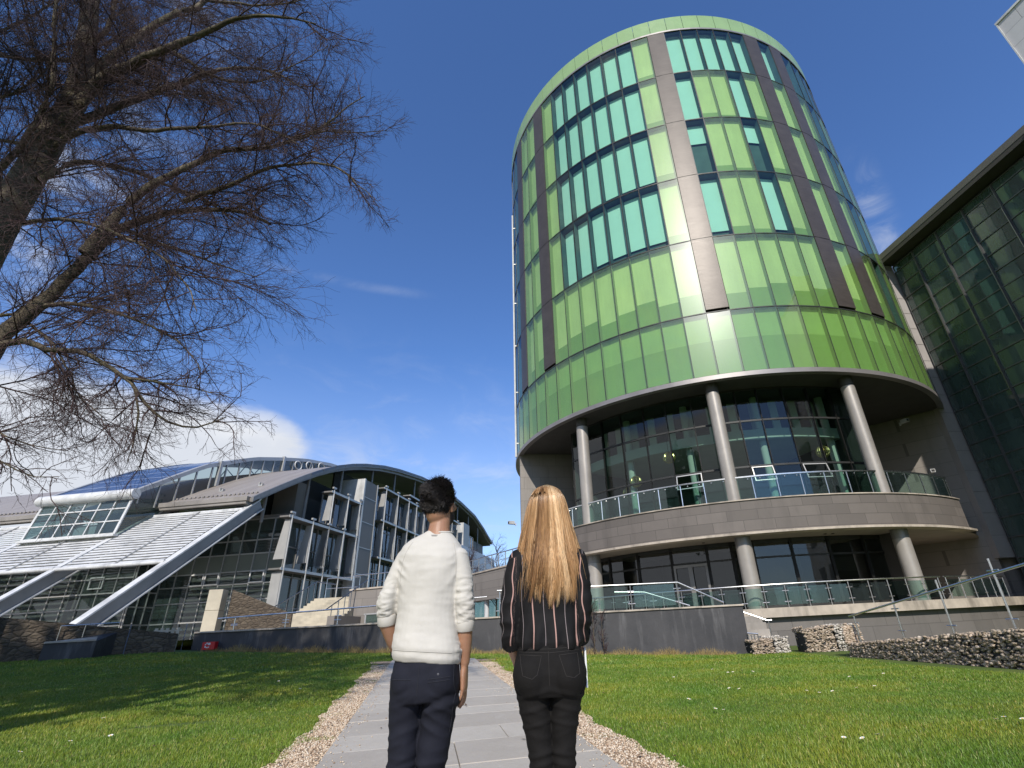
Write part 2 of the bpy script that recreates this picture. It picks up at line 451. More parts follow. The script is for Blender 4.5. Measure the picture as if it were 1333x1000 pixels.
# grass blades
m, nt, bs = new_mat('grass_blade')
at = nt.node('ShaderNodeAttribute', attribute_name='tone'); co = nt.coord('Object')
c = nt.ramp(at.outputs['Fac'], [(0, (.074, .140, .010)), (.45, (.140, .222, .017)), (.8, (.225, .280, .032)), (1, (.40, .35, .12))])
big = nt.ramp(nt.noise(.8, co, 4, .6), [(.33, (.62, .84, .7)), (.5, (1, 1, 1)), (.66, (1.32, 1.06, .9))])
c = nt.mix(1.0, c, big, 'MULTIPLY')
nt.set(bs.inputs['Base Color'], c); bs.inputs['Roughness'].default_value = .55
bs.inputs['Subsurface Weight'].default_value = 0
M['grass_blade'] = m
def blades(N, ylo, yhi, hmul, wmul, name_seed):
    r = np.random.default_rng(name_seed)
    y = ylo + (yhi - ylo) * r.random(N); x = r.uniform(-1, 1, N) * (3.0 + y * 1.05) + np.where(r.random(N) < .5, -1.0, 0.3)
    t = (x + 2.235) * PN.x + (y - 5.392) * PN.y; s = (x + 2.235) * PD.x + (y - 5.392) * PD.y
    wl = .40 + .03 * np.sin(s * 1.7 + 1.3) + .024 * np.sin(s * 4.3 + 2.6) + .018 * np.sin(s * 9.1 + 1.3)
    wr = .40 + .03 * np.sin(s * 1.7 + 4) + .024 * np.sin(s * 4.3 + 8) + .018 * np.sin(s * 9.1 + 4)
    on = ((t < -wl + .05) | (t > PATHW + wr - .05) | (s > 11.7)) & (y < 19.6 + .0) & ~((x > 7.0 - (y - 15) * .12) & (y > 4.5) & (x > 7.3)) & (x > -30)
    # weeds creeping over the gravel
    weed = (~on) & (t < PATHW + wr) & (t > -wl) & ((t < -.03) | (t > PATHW + .03)) & (np.sin(s * 2.1 + t * 3) * np.sin(s * 5.7 + 1) > .72) & (s < 11)
    k = on | weed
    x, y = x[k], y[k]; n = len(x)
    # bare scuffs in the left lawn
    bare = (((x + 5.25) * .93 + (y - 7.75) * .36) ** 2 / .35 + ((y - 7.75) * .93 - (x + 5.25) * .36) ** 2 / .012) < 1
    x, y = x[~bare], y[~bare]; n = len(x)
    patch = .5 + .5 * np.sin(x * 1.1 + 1.7 * np.sin(y * .7)) * np.sin(y * 1.3 + 1.1 * np.sin(x * .9))
    h = (r.uniform(.016, .036, n) * (.8 + .5 * patch)) * hmul; wv = r.uniform(.0035, .006, n) * wmul
    a = r.uniform(0, 2 * pi, n); ln = r.uniform(.1, .75, n) * h; b = r.uniform(0, 2 * pi, n)
    z = G(x, y)
    p0 = np.stack([x - np.cos(a) * wv, y - np.sin(a) * wv, z - .004], -1); p1 = np.stack([x + np.cos(a) * wv, y + np.sin(a) * wv, z - .004], -1)
    p2 = np.stack([x + np.cos(b) * ln, y + np.sin(b) * ln, z + h], -1)
    V = np.stack([p0, p1, p2], 1).reshape(-1, 3)
    tone = np.clip(r.normal(.42, .2, n) + .25 * (patch - .5), 0, 1)
    tone = np.where(r.random(n) < .03, 1.0, np.minimum(tone, .9))
    return V, np.repeat(tone, 3)
VV, TT = [], []
for N_, a_, b_, hm, wm, sd in ((430000, 3.6, 9.0, 1.0, .85, 1), (300000, 8.6, 14.0, 1.15, 1.4, 2), (180000, 13.6, 20.0, 1.4, 2.3, 3)):
    v, t = blades(N_, a_, b_, hm, wm, sd); VV.append(v); TT.append(t)
V = np.concatenate(VV); T_ = np.concatenate(TT)
o = link_mesh('grass', raw_mesh('grass', V, np.arange(len(V)).reshape(-1, 3), M['grass_blade'], attrs={'tone': T_}))
tag(o, 'short mown grass of the lawns on both sides of the path', 'grass', kind='stuff')
# dry tufts at the foot of the wall
r = np.random.default_rng(8); N = 9000
x = r.uniform(-13, 5.6, N); y = 19.38 - (x - 6) * .0625 - .10 - np.abs(r.normal(0, .22, N)); z = G(x, y)
h = r.uniform(.05, .30, N) * (.45 + .55 * np.sin(x * 2.3) ** 2); b = r.uniform(0, 6.28, N); ln = h * r.uniform(.2, .9, N)
V = np.stack([np.stack([x - .008, y, z], -1), np.stack([x + .008, y, z], -1), np.stack([x + np.cos(b) * ln, y + np.sin(b) * ln * .4 - .02, z + h], -1)], 1).reshape(-1, 3)
m2 = surf('dry_grass', (.30, .22, .085), .8, 0, .4, 8); M['dry_grass'] = m2
tag(link_mesh('dry_grass', raw_mesh('dry_grass', V, np.arange(3 * N).reshape(-1, 3), m2)), 'dry straw coloured grass tufts along the foot of the dark wall', 'grass', kind='stuff')
# gravel apron between the path end and the wall
mb = MB(); q = [pth(10.8, -.5), pth(10.8, PATHW + .5), pth(11.55, PATHW + .6), pth(11.55, -.6)]
mb.add([(x, y, float(G(x, y)) + .02) for x, y in q], [(0, 1, 2, 3)])
tag(mb.build('gravel_apron', M['gravel_bed']), 'buff gravel apron across the far end of the path', 'gravel', kind='structure')

# stray pebbles, dead leaves and bits of twig lying about
r = np.random.default_rng(44); N = 900
s_ = r.uniform(-1.5, 10.5, N); side = r.random(N) < .5; e_ = np.abs(r.normal(0, .16, N)); t_ = np.where(side, e_, PATHW - e_)
px = -2.235 + PD.x * s_ + PN.x * t_; py = 5.392 + PD.y * s_ + PN.y * t_; r_ = r.uniform(.004, .011, N)
P = base[None] * r.uniform(.65, 1.25, (N, 6, 1)) * r_[:, None, None] + np.stack([px, py, G(px, py) + .034 + r_ * .3], -1)[:, None]
F = (np.arange(N)[:, None, None] * 6 + tri[None]).reshape(-1, 3)
tag(link_mesh('stray_pebbles', raw_mesh('stray_pebbles', P.reshape(-1, 3), F, M['pebble'], attrs={'tone': np.repeat(r.random(N), 6)})), 'stray pebbles kicked onto the flagstones', 'pebbles', kind='stuff')
N = 420; s_ = r.uniform(-1.5, 11, N); t_ = np.where(r.random(N) < .7, np.where(r.random(N) < .5, -r.uniform(0, .5, N), PATHW + r.uniform(0, .5, N)), r.uniform(-5, 8, N))
px = -2.235 + PD.x * s_ + PN.x * t_; py = 5.392 + PD.y * s_ + PN.y * t_; L_ = r.uniform(.012, .035, N); a = r.uniform(0, 6.28, N); dx, dy = np.cos(a) * L_, np.sin(a) * L_; z0 = G(px, py) + .038
V = np.stack([np.stack([px - dx, py - dy, z0], -1), np.stack([px - dy * .45, py + dx * .45, z0 + r.uniform(0, .012, N)], -1), np.stack([px + dx, py + dy, z0 + r.uniform(0, .014, N)], -1), np.stack([px + dy * .45, py - dx * .45, z0 + .004], -1)], 1).reshape(-1, 3)
M['dead_leaf'] = surf('dead_leaf', (.10, .055, .025), .8, 0, .5, 6)
tag(link_mesh('dead_leaves', raw_mesh('dead_leaves', V, np.arange(4 * N).reshape(-1, 4), M['dead_leaf'])), 'brown dead leaves lying on gravel and grass', 'leaves', kind='stuff')

# daisies
mp_, ntp, bsp = new_mat('petal'); ntp.set(bsp.inputs['Base Color'], (.78, .77, .72)); bsp.inputs['Roughness'].default_value = .6
my_, nty, bsy = new_mat('daisy_eye'); nty.set(bsy.inputs['Base Color'], (.75, .48, .03))
def daisy_mesh():
    mb = MB()
    for k in range(9):
        a = 2 * pi * k / 9; c_, s_ = cos(a), sin(a); p = .007
        mb.mat(0).add([(c_ * .004 - s_ * p * .6, s_ * .004 + c_ * p * .6, .052), (c_ * .018 - s_ * p, s_ * .018 + c_ * p, .057), (c_ * .021, s_ * .021, .056), (c_ * .018 + s_ * p, s_ * .018 - c_ * p, .057), (c_ * .004 + s_ * p * .6, s_ * .004 - c_ * p * .6, .052)], [(0, 1, 2, 3, 4)])
    mb.mat(1).blob((0, 0, .055), .006, .006, .005, 6, 4)
    mb.mat(2).tube([(0, 0, 0), (.002, 0, .052)], .0012, 4)
    return mb.mesh('daisy', [mp_, my_, M['grass_blade']])
dm = daisy_mesh()
right_d = [(2.4, 5.4), (2.55, 5.35), (2.7, 5.38), (4.0, 5.9), (4.1, 5.88), (4.25, 5.95), (4.35, 5.85), (3.45, 8.6), (3.5, 8.3), (3.75, 8.4), (4.25, 8.7), (4.55, 8.8), (4.68, 8.75), (4.8, 8.4), (6.5, 7.6), (6.45, 7.1), (3.2, 11.6), (3.35, 11.8), (3.6, 12.0), (3.7, 11.7), (3.5, 11.2), (2.0, 11.0), (1.6, 8.0), (2.5, 9.1), (2.62, 9.0), (1.0, 6.4), (1.75, 7.2), (1.85, 7.15), (4.9, 10.2), (5.6, 10.4), (2.95, 12.6), (3.1, 12.4)]
left_d = [(-5.6, 6.7), (-5.3, 6.9), (-5.35, 7.35), (-6.1, 7.3), (-6.4, 8.1), (-4.3, 8.2), (-4.5, 8.9), (-6.9, 10.4), (-5.9, 11.8), (-4.9, 10.6), (-5.7, 6.2), (-3.6, 6.4)]
for lst, lab, grp in ((right_d, 'small white daisy in the sunny lawn right of the path', 'daisies in the right lawn'), (left_d, 'small white daisy in the lawn left of the path', 'daisies in the left lawn')):
    for x, y in lst:
        o = link_mesh('daisy', dm); o.location = (x, y, float(G(x, y))); k = random.uniform(.95, 1.3); o.scale = (k, k, k)
        o.rotation_euler = (random.uniform(-.3, .3), random.uniform(-.3, .3), random.uniform(0, 6)); tag(o, lab, 'daisy', grp)
# ------------------------------------------------------------------ the green drum tower
TX, TY, TR = 11.66, 37.2, 14.65
tower = empty('round_tower', (TX, TY, 0), 0, 'round green glass tower with brown vertical strips above a columned stone balcony', 'building')
PITCH, B0 = 4.8, -7.8
ROWS = [(12.22, 15.93), (15.93, 20.97), (20.97, 26.0), (26.0, 31.0), (31.0, 35.97), (35.97, 40.85)]
def P3(r, a, z): return (r * sin(R(a)), -r * cos(R(a)), z)
M['green_glass'] = pane('green_glass', (.73, .90, .585), .9, .03, .3, (.22, .34, .13), .24, .05)
M['green_back'] = surf('green_back', (.80, .86, .62), .8, 0, .07, .6, dirt=.25)
M['green_mid'] = surf('green_mid', (.42, .58, .28), .8, 0, .10, .5, dirt=.2)
M['green_spandrel'] = surf('green_spandrel', (.28, .42, .16), .8, 0, .10, .5, dirt=.2)
M['green_reveal'] = surf('green_reveal', (.30, .36, .18), .8, 0, .1, .6)
M['teal_glass'] = pane('teal_glass', (.60, .86, .745), 1.0, .015, .2)
M['blind'] = surf('blind', (.74, .80, .78), .85, 0, .05, .7)
M['teal_dark'] = surf('teal_dark', (.10, .12, .12), .8, 0, .3, 1)
M['loggia_glass'] = pane('loggia_glass', (.56, .76, .69), .85, .012, .10)
M['ground_glass'] = pane('ground_glass', (.46, .54, .53), 1.1, .012, .10)
M['balustrade_glass'] = pane('balustrade_glass', (.70, .84, .80), .9, .01)
# brushed metal for the brown strips
m, nt, bs = new_mat('brushed_brown')
co = nt.coord('Object'); st = nt.noise(1.0, nt.coord('Object', (1.2, 1.2, 40)), 4, .7)
big = nt.noise(1.3, co, 3)
nt.set(bs.inputs['Base Color'], nt.ramp(nt.math('MULTIPLY_ADD', st, .7, nt.math('MULTIPLY', big, .3)), [(.3, (.050, .042, .037)), (.7, (.100, .086, .076))]))
bs.inputs['Metallic'].default_value = .12; bs.inputs['Specular IOR Level'].default_value = .2
nt.set(bs.inputs['Roughness'], nt.math('MULTIPLY_ADD', st, .16, .27))
b = nt.node('ShaderNodeBump'); b.inputs['Strength'].default_value = .22; b.inputs['Distance'].default_value = .012
nt.set(b.inputs['Height'], st); nt.set(bs.inputs['Normal'], b)
M['brushed_brown'] = m
M['pale_panel'] = surf('pale_panel', (.62, .60, .52), .38, .35, .05, .8)
M['tower_stone'] = bricky('tower_stone', (.148, .129, .114), 1.35, .46, .012, .7, .2)
M['band'] = surf('band', (.27, .25, .24), .4, .4, .1, 1, dirt=.3)
M['plinth_stone'] = bricky('plinth_stone', (.165, .15, .14), 1.2, .55, .012, .7, .15)

def wall(mb, p, q, z0, z1, th=.3):
    p = Vector((*p, 0)); q = Vector((*q, 0)); n = Vector((q.y - p.y, p.x - q.x, 0)).normalized() * th
    b = [p, q, q - n, p - n]
    mb.hexa([(v.x, v.y, z0) for v in b], [(v.x, v.y, z1) for v in b])
def cell_edges(i): return B0 + PITCH * i, B0 + PITCH * (i + 1)
def tray(mb, i, z0, z1, depth, mb_m, side_m, gap=.0, rr=TR, inset=0.02, low=.1):
    a0, a1 = cell_edges(i); da = math.degrees(inset / rr); a0 += da; a1 -= da
    z0 += .03; z1 -= .03
    O = [P3(rr - .02, a0, z0), P3(rr - .02, a1, z0), P3(rr - .02, a1, z1), P3(rr - .02, a0, z1)]
    I = [P3(rr - depth, a0, z0), P3(rr - depth, a1, z0), P3(rr - depth, a1, z1), P3(rr - depth, a0, z1)]
    h_ = z1 - z0; zm = z0 + h_ * low
    mb.mat(4).quad(P3(rr - depth, a0, z0), P3(rr - depth, a1, z0), P3(rr - depth, a1, zm), P3(rr - depth, a0, zm))
    mb.mat(mb_m).quad(P3(rr - depth, a0, zm), P3(rr - depth, a1, zm), P3(rr - depth, a1, z1), P3(rr - depth, a0, z1))
    mb.mat(side_m)
    for k in range(4):
        k2 = (k + 1) % 4; mb.quad(O[k], I[k], I[k2], O[k2])
def glass(mb, i, z0, z1, mat, rr=TR, inset=.012):
    a0, a1 = cell_edges(i); da = math.degrees(inset / rr)
    mb.mat(mat).quad(P3(rr, a0 + da, z0 + .02), P3(rr, a1 - da, z0 + .02), P3(rr, a1 - da, z1 - .02), P3(rr, a0 + da, z1 - .02))
strips = {-13, -10, -1, 5, 7, 18, 22}
def kind(row, i):
    if row >= 1 and i in strips: return 's'
    if 2 <= row <= 5 and -8 <= i <= -3: return 'w'
    if row == 5 and (0 <= i <= 4 or i == 6 or 8 <= i <= 17): return 'w'
    if 2 <= row <= 4 and i in (0, 3): return 'w'
    if row >= 1 and i == 9: return 'w'
    if row >= 1 and i in (-14, -15, -16): return 'w'
    return 'g'
I0, I1 = -22, 21
# recessed dark joint cylinder carrying everything
mb = MB(); mb.sector(TR - .60, TR - .045, 12.22, 40.85, B0 + PITCH * I1, B0 + PITCH * (I0 + 75), 36, 'o', False)
back = mb.build('rear_cladding', M['green_reveal'], tower, True)
for row, (z0, z1) in enumerate(ROWS):
    mb = MB()
    for i in range(I0, I1):
        if kind(row, i) == 'g':
            tray(mb, i, z0, z1, .30 if row else .22, 1, 2, low={0: .56, 1: .24 + .05 * ((i * 7) % 3)}.get(row, .07 + .05 * ((i * 5 + row * 3) % 3))); glass(mb, i, z0, z1, 0)
        a = cell_edges(i)[0]
        if kind(row, i) != 's' and kind(row, i - 1) != 's':
            mb.mat(3).sector(TR - .10, TR + .012, z0, z1, a - .055, a + .055, 1, 'o', True)
    mb.mat(3).sector(TR - .30, TR + .018, z1 - .03, z1 + .03, B0 + PITCH * I0, B0 + PITCH * I1, 60, 'otb', False)
    mb.build('cladding_band', [M['green_glass'], M['green_back'] if row else M['green_mid'], M['green_reveal'], M['mullion'], M['green_spandrel']], tower)
# brown strips, full height, with a dark notch at their foot
for i in sorted(strips):
    mb = MB()
    a0, a1 = cell_edges(i)
    for z0, z1 in ROWS[1:]:
        lo = z0 + (.18 if z0 < 16 else .025)
        mb.mat(0).sector(TR - .08, TR + .03, lo, z1 - .025, a0 + .07, a1 - .07, 6, 'oitb', True)
        mb.mat(1).sector(TR - .40, TR - .30, z0, z1, a0, a1, 2, 'o', False)
    mb.build('metal_strip', [M['brushed_brown'], M['black']], tower, True)
# windows (each one its own frame, pane, dark reveal and a pale blind)
wm = {}
def window_mesh(h):
    mb = MB(); a1 = PITCH; d = .55; rr = TR
    ins = math.degrees(.035 / rr)
    mb.mat(1)
    O = [P3(rr - .02, ins, .05), P3(rr - .02, a1 - ins, .05), P3(rr - .02, a1 - ins, h - .05), P3(rr - .02, ins, h - .05)]
    I = [P3(rr - d, ins, .05), P3(rr - d, a1 - ins, .05), P3(rr - d, a1 - ins, h - .05), P3(rr - d, ins, h - .05)]
    for k in range(4): mb.quad(O[k], I[k], I[(k + 1) % 4], O[(k + 1) % 4])
    mb.quad(*I)
    mb.mat(2)
    for a in (0, a1): mb.sector(rr - .12, rr + .012, .0, h, a - ins * .9, a + ins * .9, 1, 'oi', True)
    mb.sector(rr - .12, rr + .008, 0, .05, ins, a1 - ins, 1, 'otb', False); mb.sector(rr - .12, rr + .008, h - .05, h, ins, a1 - ins, 1, 'otb', False)
    mb.mat(3).tube([P3(rr - .50, 1.2, .16), P3(rr - .34, 2.1, .30)], .022, 5); mb.tube([P3(rr - .52, 3.0, .12), P3(rr - .36, 4.1, .17)], .018, 5)
    return mb.mesh('window', [M['teal_glass'], M['teal_dark'], M['mullion'], M['pale_wall']])
def pane_mesh(h):
    mb = MB(); ins = math.degrees(.04 / TR); mb.quad(P3(TR - .005, ins, .06), P3(TR - .005, PITCH - ins, .06), P3(TR - .005, PITCH - ins, h - .06), P3(TR - .005, ins, h - .06))
    return mb.mesh('pane', [M['teal_glass']])
def blind_mesh(h, lo):
    mb = MB(); mb.sector(TR - .46, TR - .44, lo, h - .16, .28, PITCH - .12, 1, 'oitb'); return mb.mesh('blind', [M['blind']])
wmesh = {}; r_ = random.Random(3)
def lw(lo, h):
    key = (round(h, 2), lo)
    if key not in wmesh: wmesh[key] = (window_mesh(h), pane_mesh(h), blind_mesh(h, lo))
    return wmesh[key]
for row in range(1, 6):
    z0, z1 = ROWS[row]
    for i in range(I0, I1):
        if kind(row, i) != 'w': continue
        lo = {2: .72, 3: .62, 4: .50, 5: .34}.get(row, .4)
        if row == 3 and i in (0, 3): lo = 3.15
        if row == 2 and i in (-8, -7): lo = .5
        wme, pme, bme = lw(lo, z1 - z0)
        win = link_mesh('window', wme, tower); win.rotation_euler.z = R(cell_edges(i)[0]); win.location.z = z0
        link_mesh('pane', pme, win); link_mesh('blind', bme, win)
        if row == 3 and i in (0, 3): win['label'] = 'teal window with its blind half raised'
# light fittings seen inside a few windows
# parapet of translucent green panels with a grey cap line below
mb = MB()
for k in range(-24, 26):
    a0 = B0 + 1.2 + PITCH * k; a1 = a0 + PITCH - .12
    mb.mat(0).sector(TR - .06, TR + .03, 41.0, 42.55, a0, a1, 2, 'oitb')
mb.mat(1).sector(TR - .5, TR + .05, 40.82, 40.98, -130, 130, 90, 'otbi')
mb.mat(1).sector(TR - .4, TR - .3, 40.9, 42.45, -180, 180, 90, 'oit', False)
M['parapet_glass'] = surf('parapet_glass', (.27, .40, .17), .22, 0, .10, .5, spec=.6)
mb.build('parapet', [M['parapet_glass'], M['band']], tower)
mb = MB(); mb.sector(0, TR - .3, 40.6, 40.75, -180, 180, 72, 'tb', False); mb.build('roof_deck', M['grey_metal'], tower)
# rim under the cladding, soffit of the loggia
mb = MB(); mb.mat(0).sector(TR - .25, TR + .06, 11.96, 12.2, -100, 62, 100, 'oitb'); mb.build('rim_band', M['band'], tower, True)
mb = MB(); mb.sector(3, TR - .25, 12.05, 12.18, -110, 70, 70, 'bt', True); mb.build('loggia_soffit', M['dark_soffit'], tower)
# loggia glazing, bay by bay
GR = 12.8; FZ, TZ = 5.75, 12.05
edges = [-56, -50, -44, -38, -31.5, -25.7, -19.5, -14, -9.2, -4.2, 1.8, 7.8, 13.8, 19.8]
tip = {(-25.7): 1, (-9.2): 1, (1.8): 1}
for a0, a1 in zip(edges[:-1], edges[1:]):
    mb = MB(); mb.mat(1)
    for a in (a0, a1):
        mb.sector(GR - .16, GR + .05, FZ, TZ, a - .10, a + .10, 1, 'oi')
    for z in (7.85, 10.25, TZ - .06, FZ + .05): mb.sector(GR - .12, GR + .03, z - .045, z + .045, a0 + .1, a1 - .1, 2, 'oitb', False)
    bay = mb.build('glazing_bay', [M['loggia_glass'], M['mullion']], tower)
    mb = MB()
    for z, zz in ((FZ + .1, 7.8), (7.9, 10.2), (10.3, TZ - .1)): mb.quad(P3(GR, a0 + .1, z), P3(GR, a1 - .1, z), P3(GR, a1 - .1, zz), P3(GR, a0 + .1, zz))
    mb.build('pane', M['loggia_glass'], bay)
    if a0 in tip:
        mb = MB(); t = .22; o = .05
        q = lambda a, z, k: P3(GR + .07 + t * k, a, z)
        z0, z1 = 7.05, 7.80; f = .04
        for (aa, bb, za, zb) in ((a0 + .25, a1 - .25, z0, z0 + f), (a0 + .25, a1 - .25, z1 - f, z1), (a0 + .25, a0 + .45, z0, z1), (a1 - .45, a1 - .25, z0, z1)):
            k0 = (z1 - za) / (z1 - z0); k1 = (z1 - zb) / (z1 - z0)
            A = [q(aa, za, k0), q(bb, za, k0), q(bb, zb, k1), q(aa, zb, k1)]
            mb.add(A + [(x * .996, y * .996, z) for x, y, z in A], [(0, 1, 2, 3), (7, 6, 5, 4), (0, 4, 5, 1), (1, 5, 6, 2), (2, 6, 7, 3), (3, 7, 4, 0)])
        ow = mb.build('opening_window', M['silver_panel'], bay)
for a in (19.9, -56.2):
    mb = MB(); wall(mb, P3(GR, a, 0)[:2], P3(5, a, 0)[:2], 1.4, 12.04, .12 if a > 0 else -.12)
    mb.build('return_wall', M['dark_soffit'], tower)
# inside: floor, mezzanine, core, columns
mb = MB(); mb.mat(0).sector(2, GR + .9, 5.45, 5.7, -86, 60, 40, 'otb', False)
mb.mat(1).sector(5, GR - 1.0, 9.55, 10.1, -55, 18.5, 40, 'otb', False)
mb.build('floor_slab', [M['interior'], M['pale_wall']], tower)
mb = MB(); mb.sector(6.4, 6.6, 1.4, 12.05, -90, 60, 30, 'o', False); mb.build('core_wall', M['interior'], tower)
for a in (-40, -22.2, -3.0, 16.5):
    mb = MB(); mb.tube([P3(11.4, a, 5.7), P3(11.4, a, 12.05)], .20, 16); mb.build('inner_column', M['pale_wall'], tower, True)
mb = MB()
for k in range(13):
    a = -52 + k * 6; mb.sector(10.9, 11.0, 10.15, 12.0, a, a + 2.2, 1, 'oi')
mb.build('inner_screen', M['pale_wall'], tower)
# outer columns
for a in (-46.6, -14.4, 14.8):
    mb = MB(); x, y, _ = P3(13.85, a, 0)
    mb.mat(0).tube([(x, y, 5.6), (x, y, 11.55)], .335, 28); mb.mat(1).tube([(x, y, 11.55), (x, y, 11.6)], .30, 24); mb.mat(1).tube([(x, y, 11.6), (x, y, 12.05)], .33, 24)
    mb.mat(0).tube([(x, y, 8.53), (x, y, 8.545)], .338, 28)
    mb.build('column', [M['column'], M['dark_soffit']], tower, True)
for a in (-47.4, -14.2, 17.2):
    mb = MB(); x, y, _ = P3(13.5, a, 0)
    mb.mat(0).tube([(x, y, 1.40), (x, y, 4.02)], .36, 28); mb.mat(1).tube([(x, y, 4.02), (x, y, 4.45)], .355, 24)
    mb.build('column', [M['column'], M['grey_metal']], tower, True)
# balcony: stone parapet, white drip edge, soffit, glass balustrade
BA0, BA1 = -86, 36.5
mb = MB(); mb.sector(13.95, 14.2, 4.55, 5.93, BA0, BA1, 90, 'oitb'); mb.build('balcony_parapet', M['tower_stone'], tower, True)
mb = MB(); mb.sector(13.7, 14.32, 4.43, 4.53, BA0, BA1 + 2.5, 90, 'oitb'); mb.sector(13.90, 14.26, 5.935, 5.985, BA0, BA1, 90, 'oitb'); mb.build('balcony_edge', M['beige_stone'], tower, True)
mb = MB(); mb.sector(8, 13.9, 4.455, 4.75, -95, 60, 70, 'tb'); mb.build('balcony_soffit', M['soffit'], tower)
for a in (3.2, 4.9, -22.0):
    mb = MB(); x, y, _ = P3(12.7, a, 4.44); mb.tube([(x, y, 4.43), (x, y, 4.46)], .07, 12); mb.build('downlight', M['black'], tower)
ba = list(np.arange(-78, 34.9, 4.5)) + [35.5]
for a0, a1 in zip(ba[:-1], ba[1:]):
    mb = MB(); mb.sector(14.03, 14.045, 5.99, 7.02, a0 + .05, a1 - .05, 3, 'oitb'); mb.build('balustrade_pane', M['balustrade_glass'], tower)
mb = MB(); mb.mat(0).sector(13.99, 14.09, 7.02, 7.08, -78, 35.5, 90, 'oitb')
for a in ba: 
    x, y, _ = P3(14.04, a, 0); mb.box(x - .018, x + .018, y - .018, y + .018, 5.98, 7.02)
for a in np.arange(-76.5, 35, 2.25):
    x, y, _ = P3(14.08, a, 0); mb.blob((x, y, 6.93), .03, .03, .03, 6, 4)
mb.build('balustrade_rail', M['steel'], tower, True)
# ground floor glazing
gedge = [-66, -57, -48.6, -39.5, -30.6, -22, -16.5, -11.8, -3.4, 5.2, 14, 23]
for n_, (a0, a1) in enumerate(zip(gedge[:-1], gedge[1:])):
    mb = MB(); mb.mat(1); r0 = 12.0
    for a in (a0, a1): mb.sector(r0 - .14, r0 + .06, 1.41, 4.45, a - .33, a + .33, 1, 'oi')
    mb.sector(r0 - .12, r0 + .03, 4.28, 4.45, a0 + .33, a1 - .33, 2, 'oitb', False); mb.sector(r0 - .12, r0 + .03, 1.41, 1.55, a0 + .33, a1 - .33, 2, 'oitb', False)
    mb.sector(r0 - .12, r0 + .03, 3.60, 3.68, a0 + .33, a1 - .33, 2, 'oitb', False)
    bay = mb.build('shopfront_bay', [M['ground_glass'], M['mullion']], tower)
    mb = MB()
    for z0, z1 in ((1.55, 3.6), (3.68, 4.28)): mb.quad(P3(r0, a0 + .3, z0), P3(r0, a1 - .3, z0), P3(r0, a1 - .3, z1), P3(r0, a0 + .3, z1))
    mb.build('pane', M['ground_glass'], bay)
    if n_ == 4:
        mb = MB(); mb.mat(0); am = (a0 + a1) / 2
        for aa in (a0 + .6, am - .25, am + .25, a1 - .6): mb.sector(r0 + .04, r0 + .10, 1.42, 3.58, aa - .25, aa + .25, 1, 'oi')
        mb.sector(r0 + .04, r0 + .10, 3.45, 3.58, a0 + .85, a1 - .85, 2, 'oitb', False)
        dr = mb.build('entrance_door', M['grey_metal'], tower)
# stone walls closing the loggia left and right
M['wall_stone'] = bricky('wall_stone', (.27, .245, .22), 1.3, .8, .01, .75, .10, vecmode='sum')
mb = MB(); wall(mb, (5.6, -3.0), (11.75, -8.25), 1.0, 12.04); mb.build('side_wall', M['wall_stone'], tower)
mb = MB(); wall(mb, (-14.15, -3.7), (-7.2, -2.4), 1.0, 12.04); mb.build('side_wall', M['wall_stone'], tower)
# base slab with a pale stone edge and the dark plinth under it
mb = MB(); mb.sector(5, 14.85, 1.05, 1.40, -95, 52, 100, 'otb'); mb.build('terrace_edge', M['beige_stone'], tower, True)
mb = MB(); mb.sector(14.3, 14.6, -.3, 1.05, -60, 56, 100, 'oi'); mb.build('plinth', M['plinth_stone'], tower, True)
# pale pipe up the left flank, with brackets
mb = MB(); x, y, _ = P3(TR + .16, -77.5, 0); mb.tube([(x, y, 12.0), (x, y, 34.5)], .07, 8)
for z in range(13, 35, 4): mb.box(x - .03, x + .22, y - .03, y + .03, z - .04, z + .04)
mb.build('rain_pipe', M['white_metal'], tower, True)
# security cameras / floodlights on the loggia walls
def wall_unit(loc, rz, label):
    t = empty('wall_camera', loc, rz, label, 'camera')
    mb = MB(); mb.box(-.03, .03, -.14, 0, -.05, .03); mb.box(-.05, .05, -.02, .0, -.1, .1); mb.build('bracket', M['white_metal'], t)
    mb = MB(); mb.box(-.12, .12, -.52, -.14, -.02, .17); mb.mat(1).box(-.09, .09, -.525, -.522, .01, .14); mb.build('housing', [M['white_metal'], M['black']], t, bevel=.01)
wall_unit((TX + 9.3, TY - 8.95, 7.9), R(-10), 'pale camera housing on the stone wall right of the rightmost upper column')
wall_unit((TX + 8.6, TY - 9.1, 10.9), R(20), 'small floodlight high on the shaded loggia wall above the pale camera housing')
wall_unit((TX - 10.6, TY - 6.3, 8.9), R(35), 'white camera on the dark loggia wall left of the leftmost upper column')
wall_unit((TX - 14.45, TY - 4.2, 7.2), R(-60), 'white box fixed to the outer left edge of the stone pier behind the blonde woman')
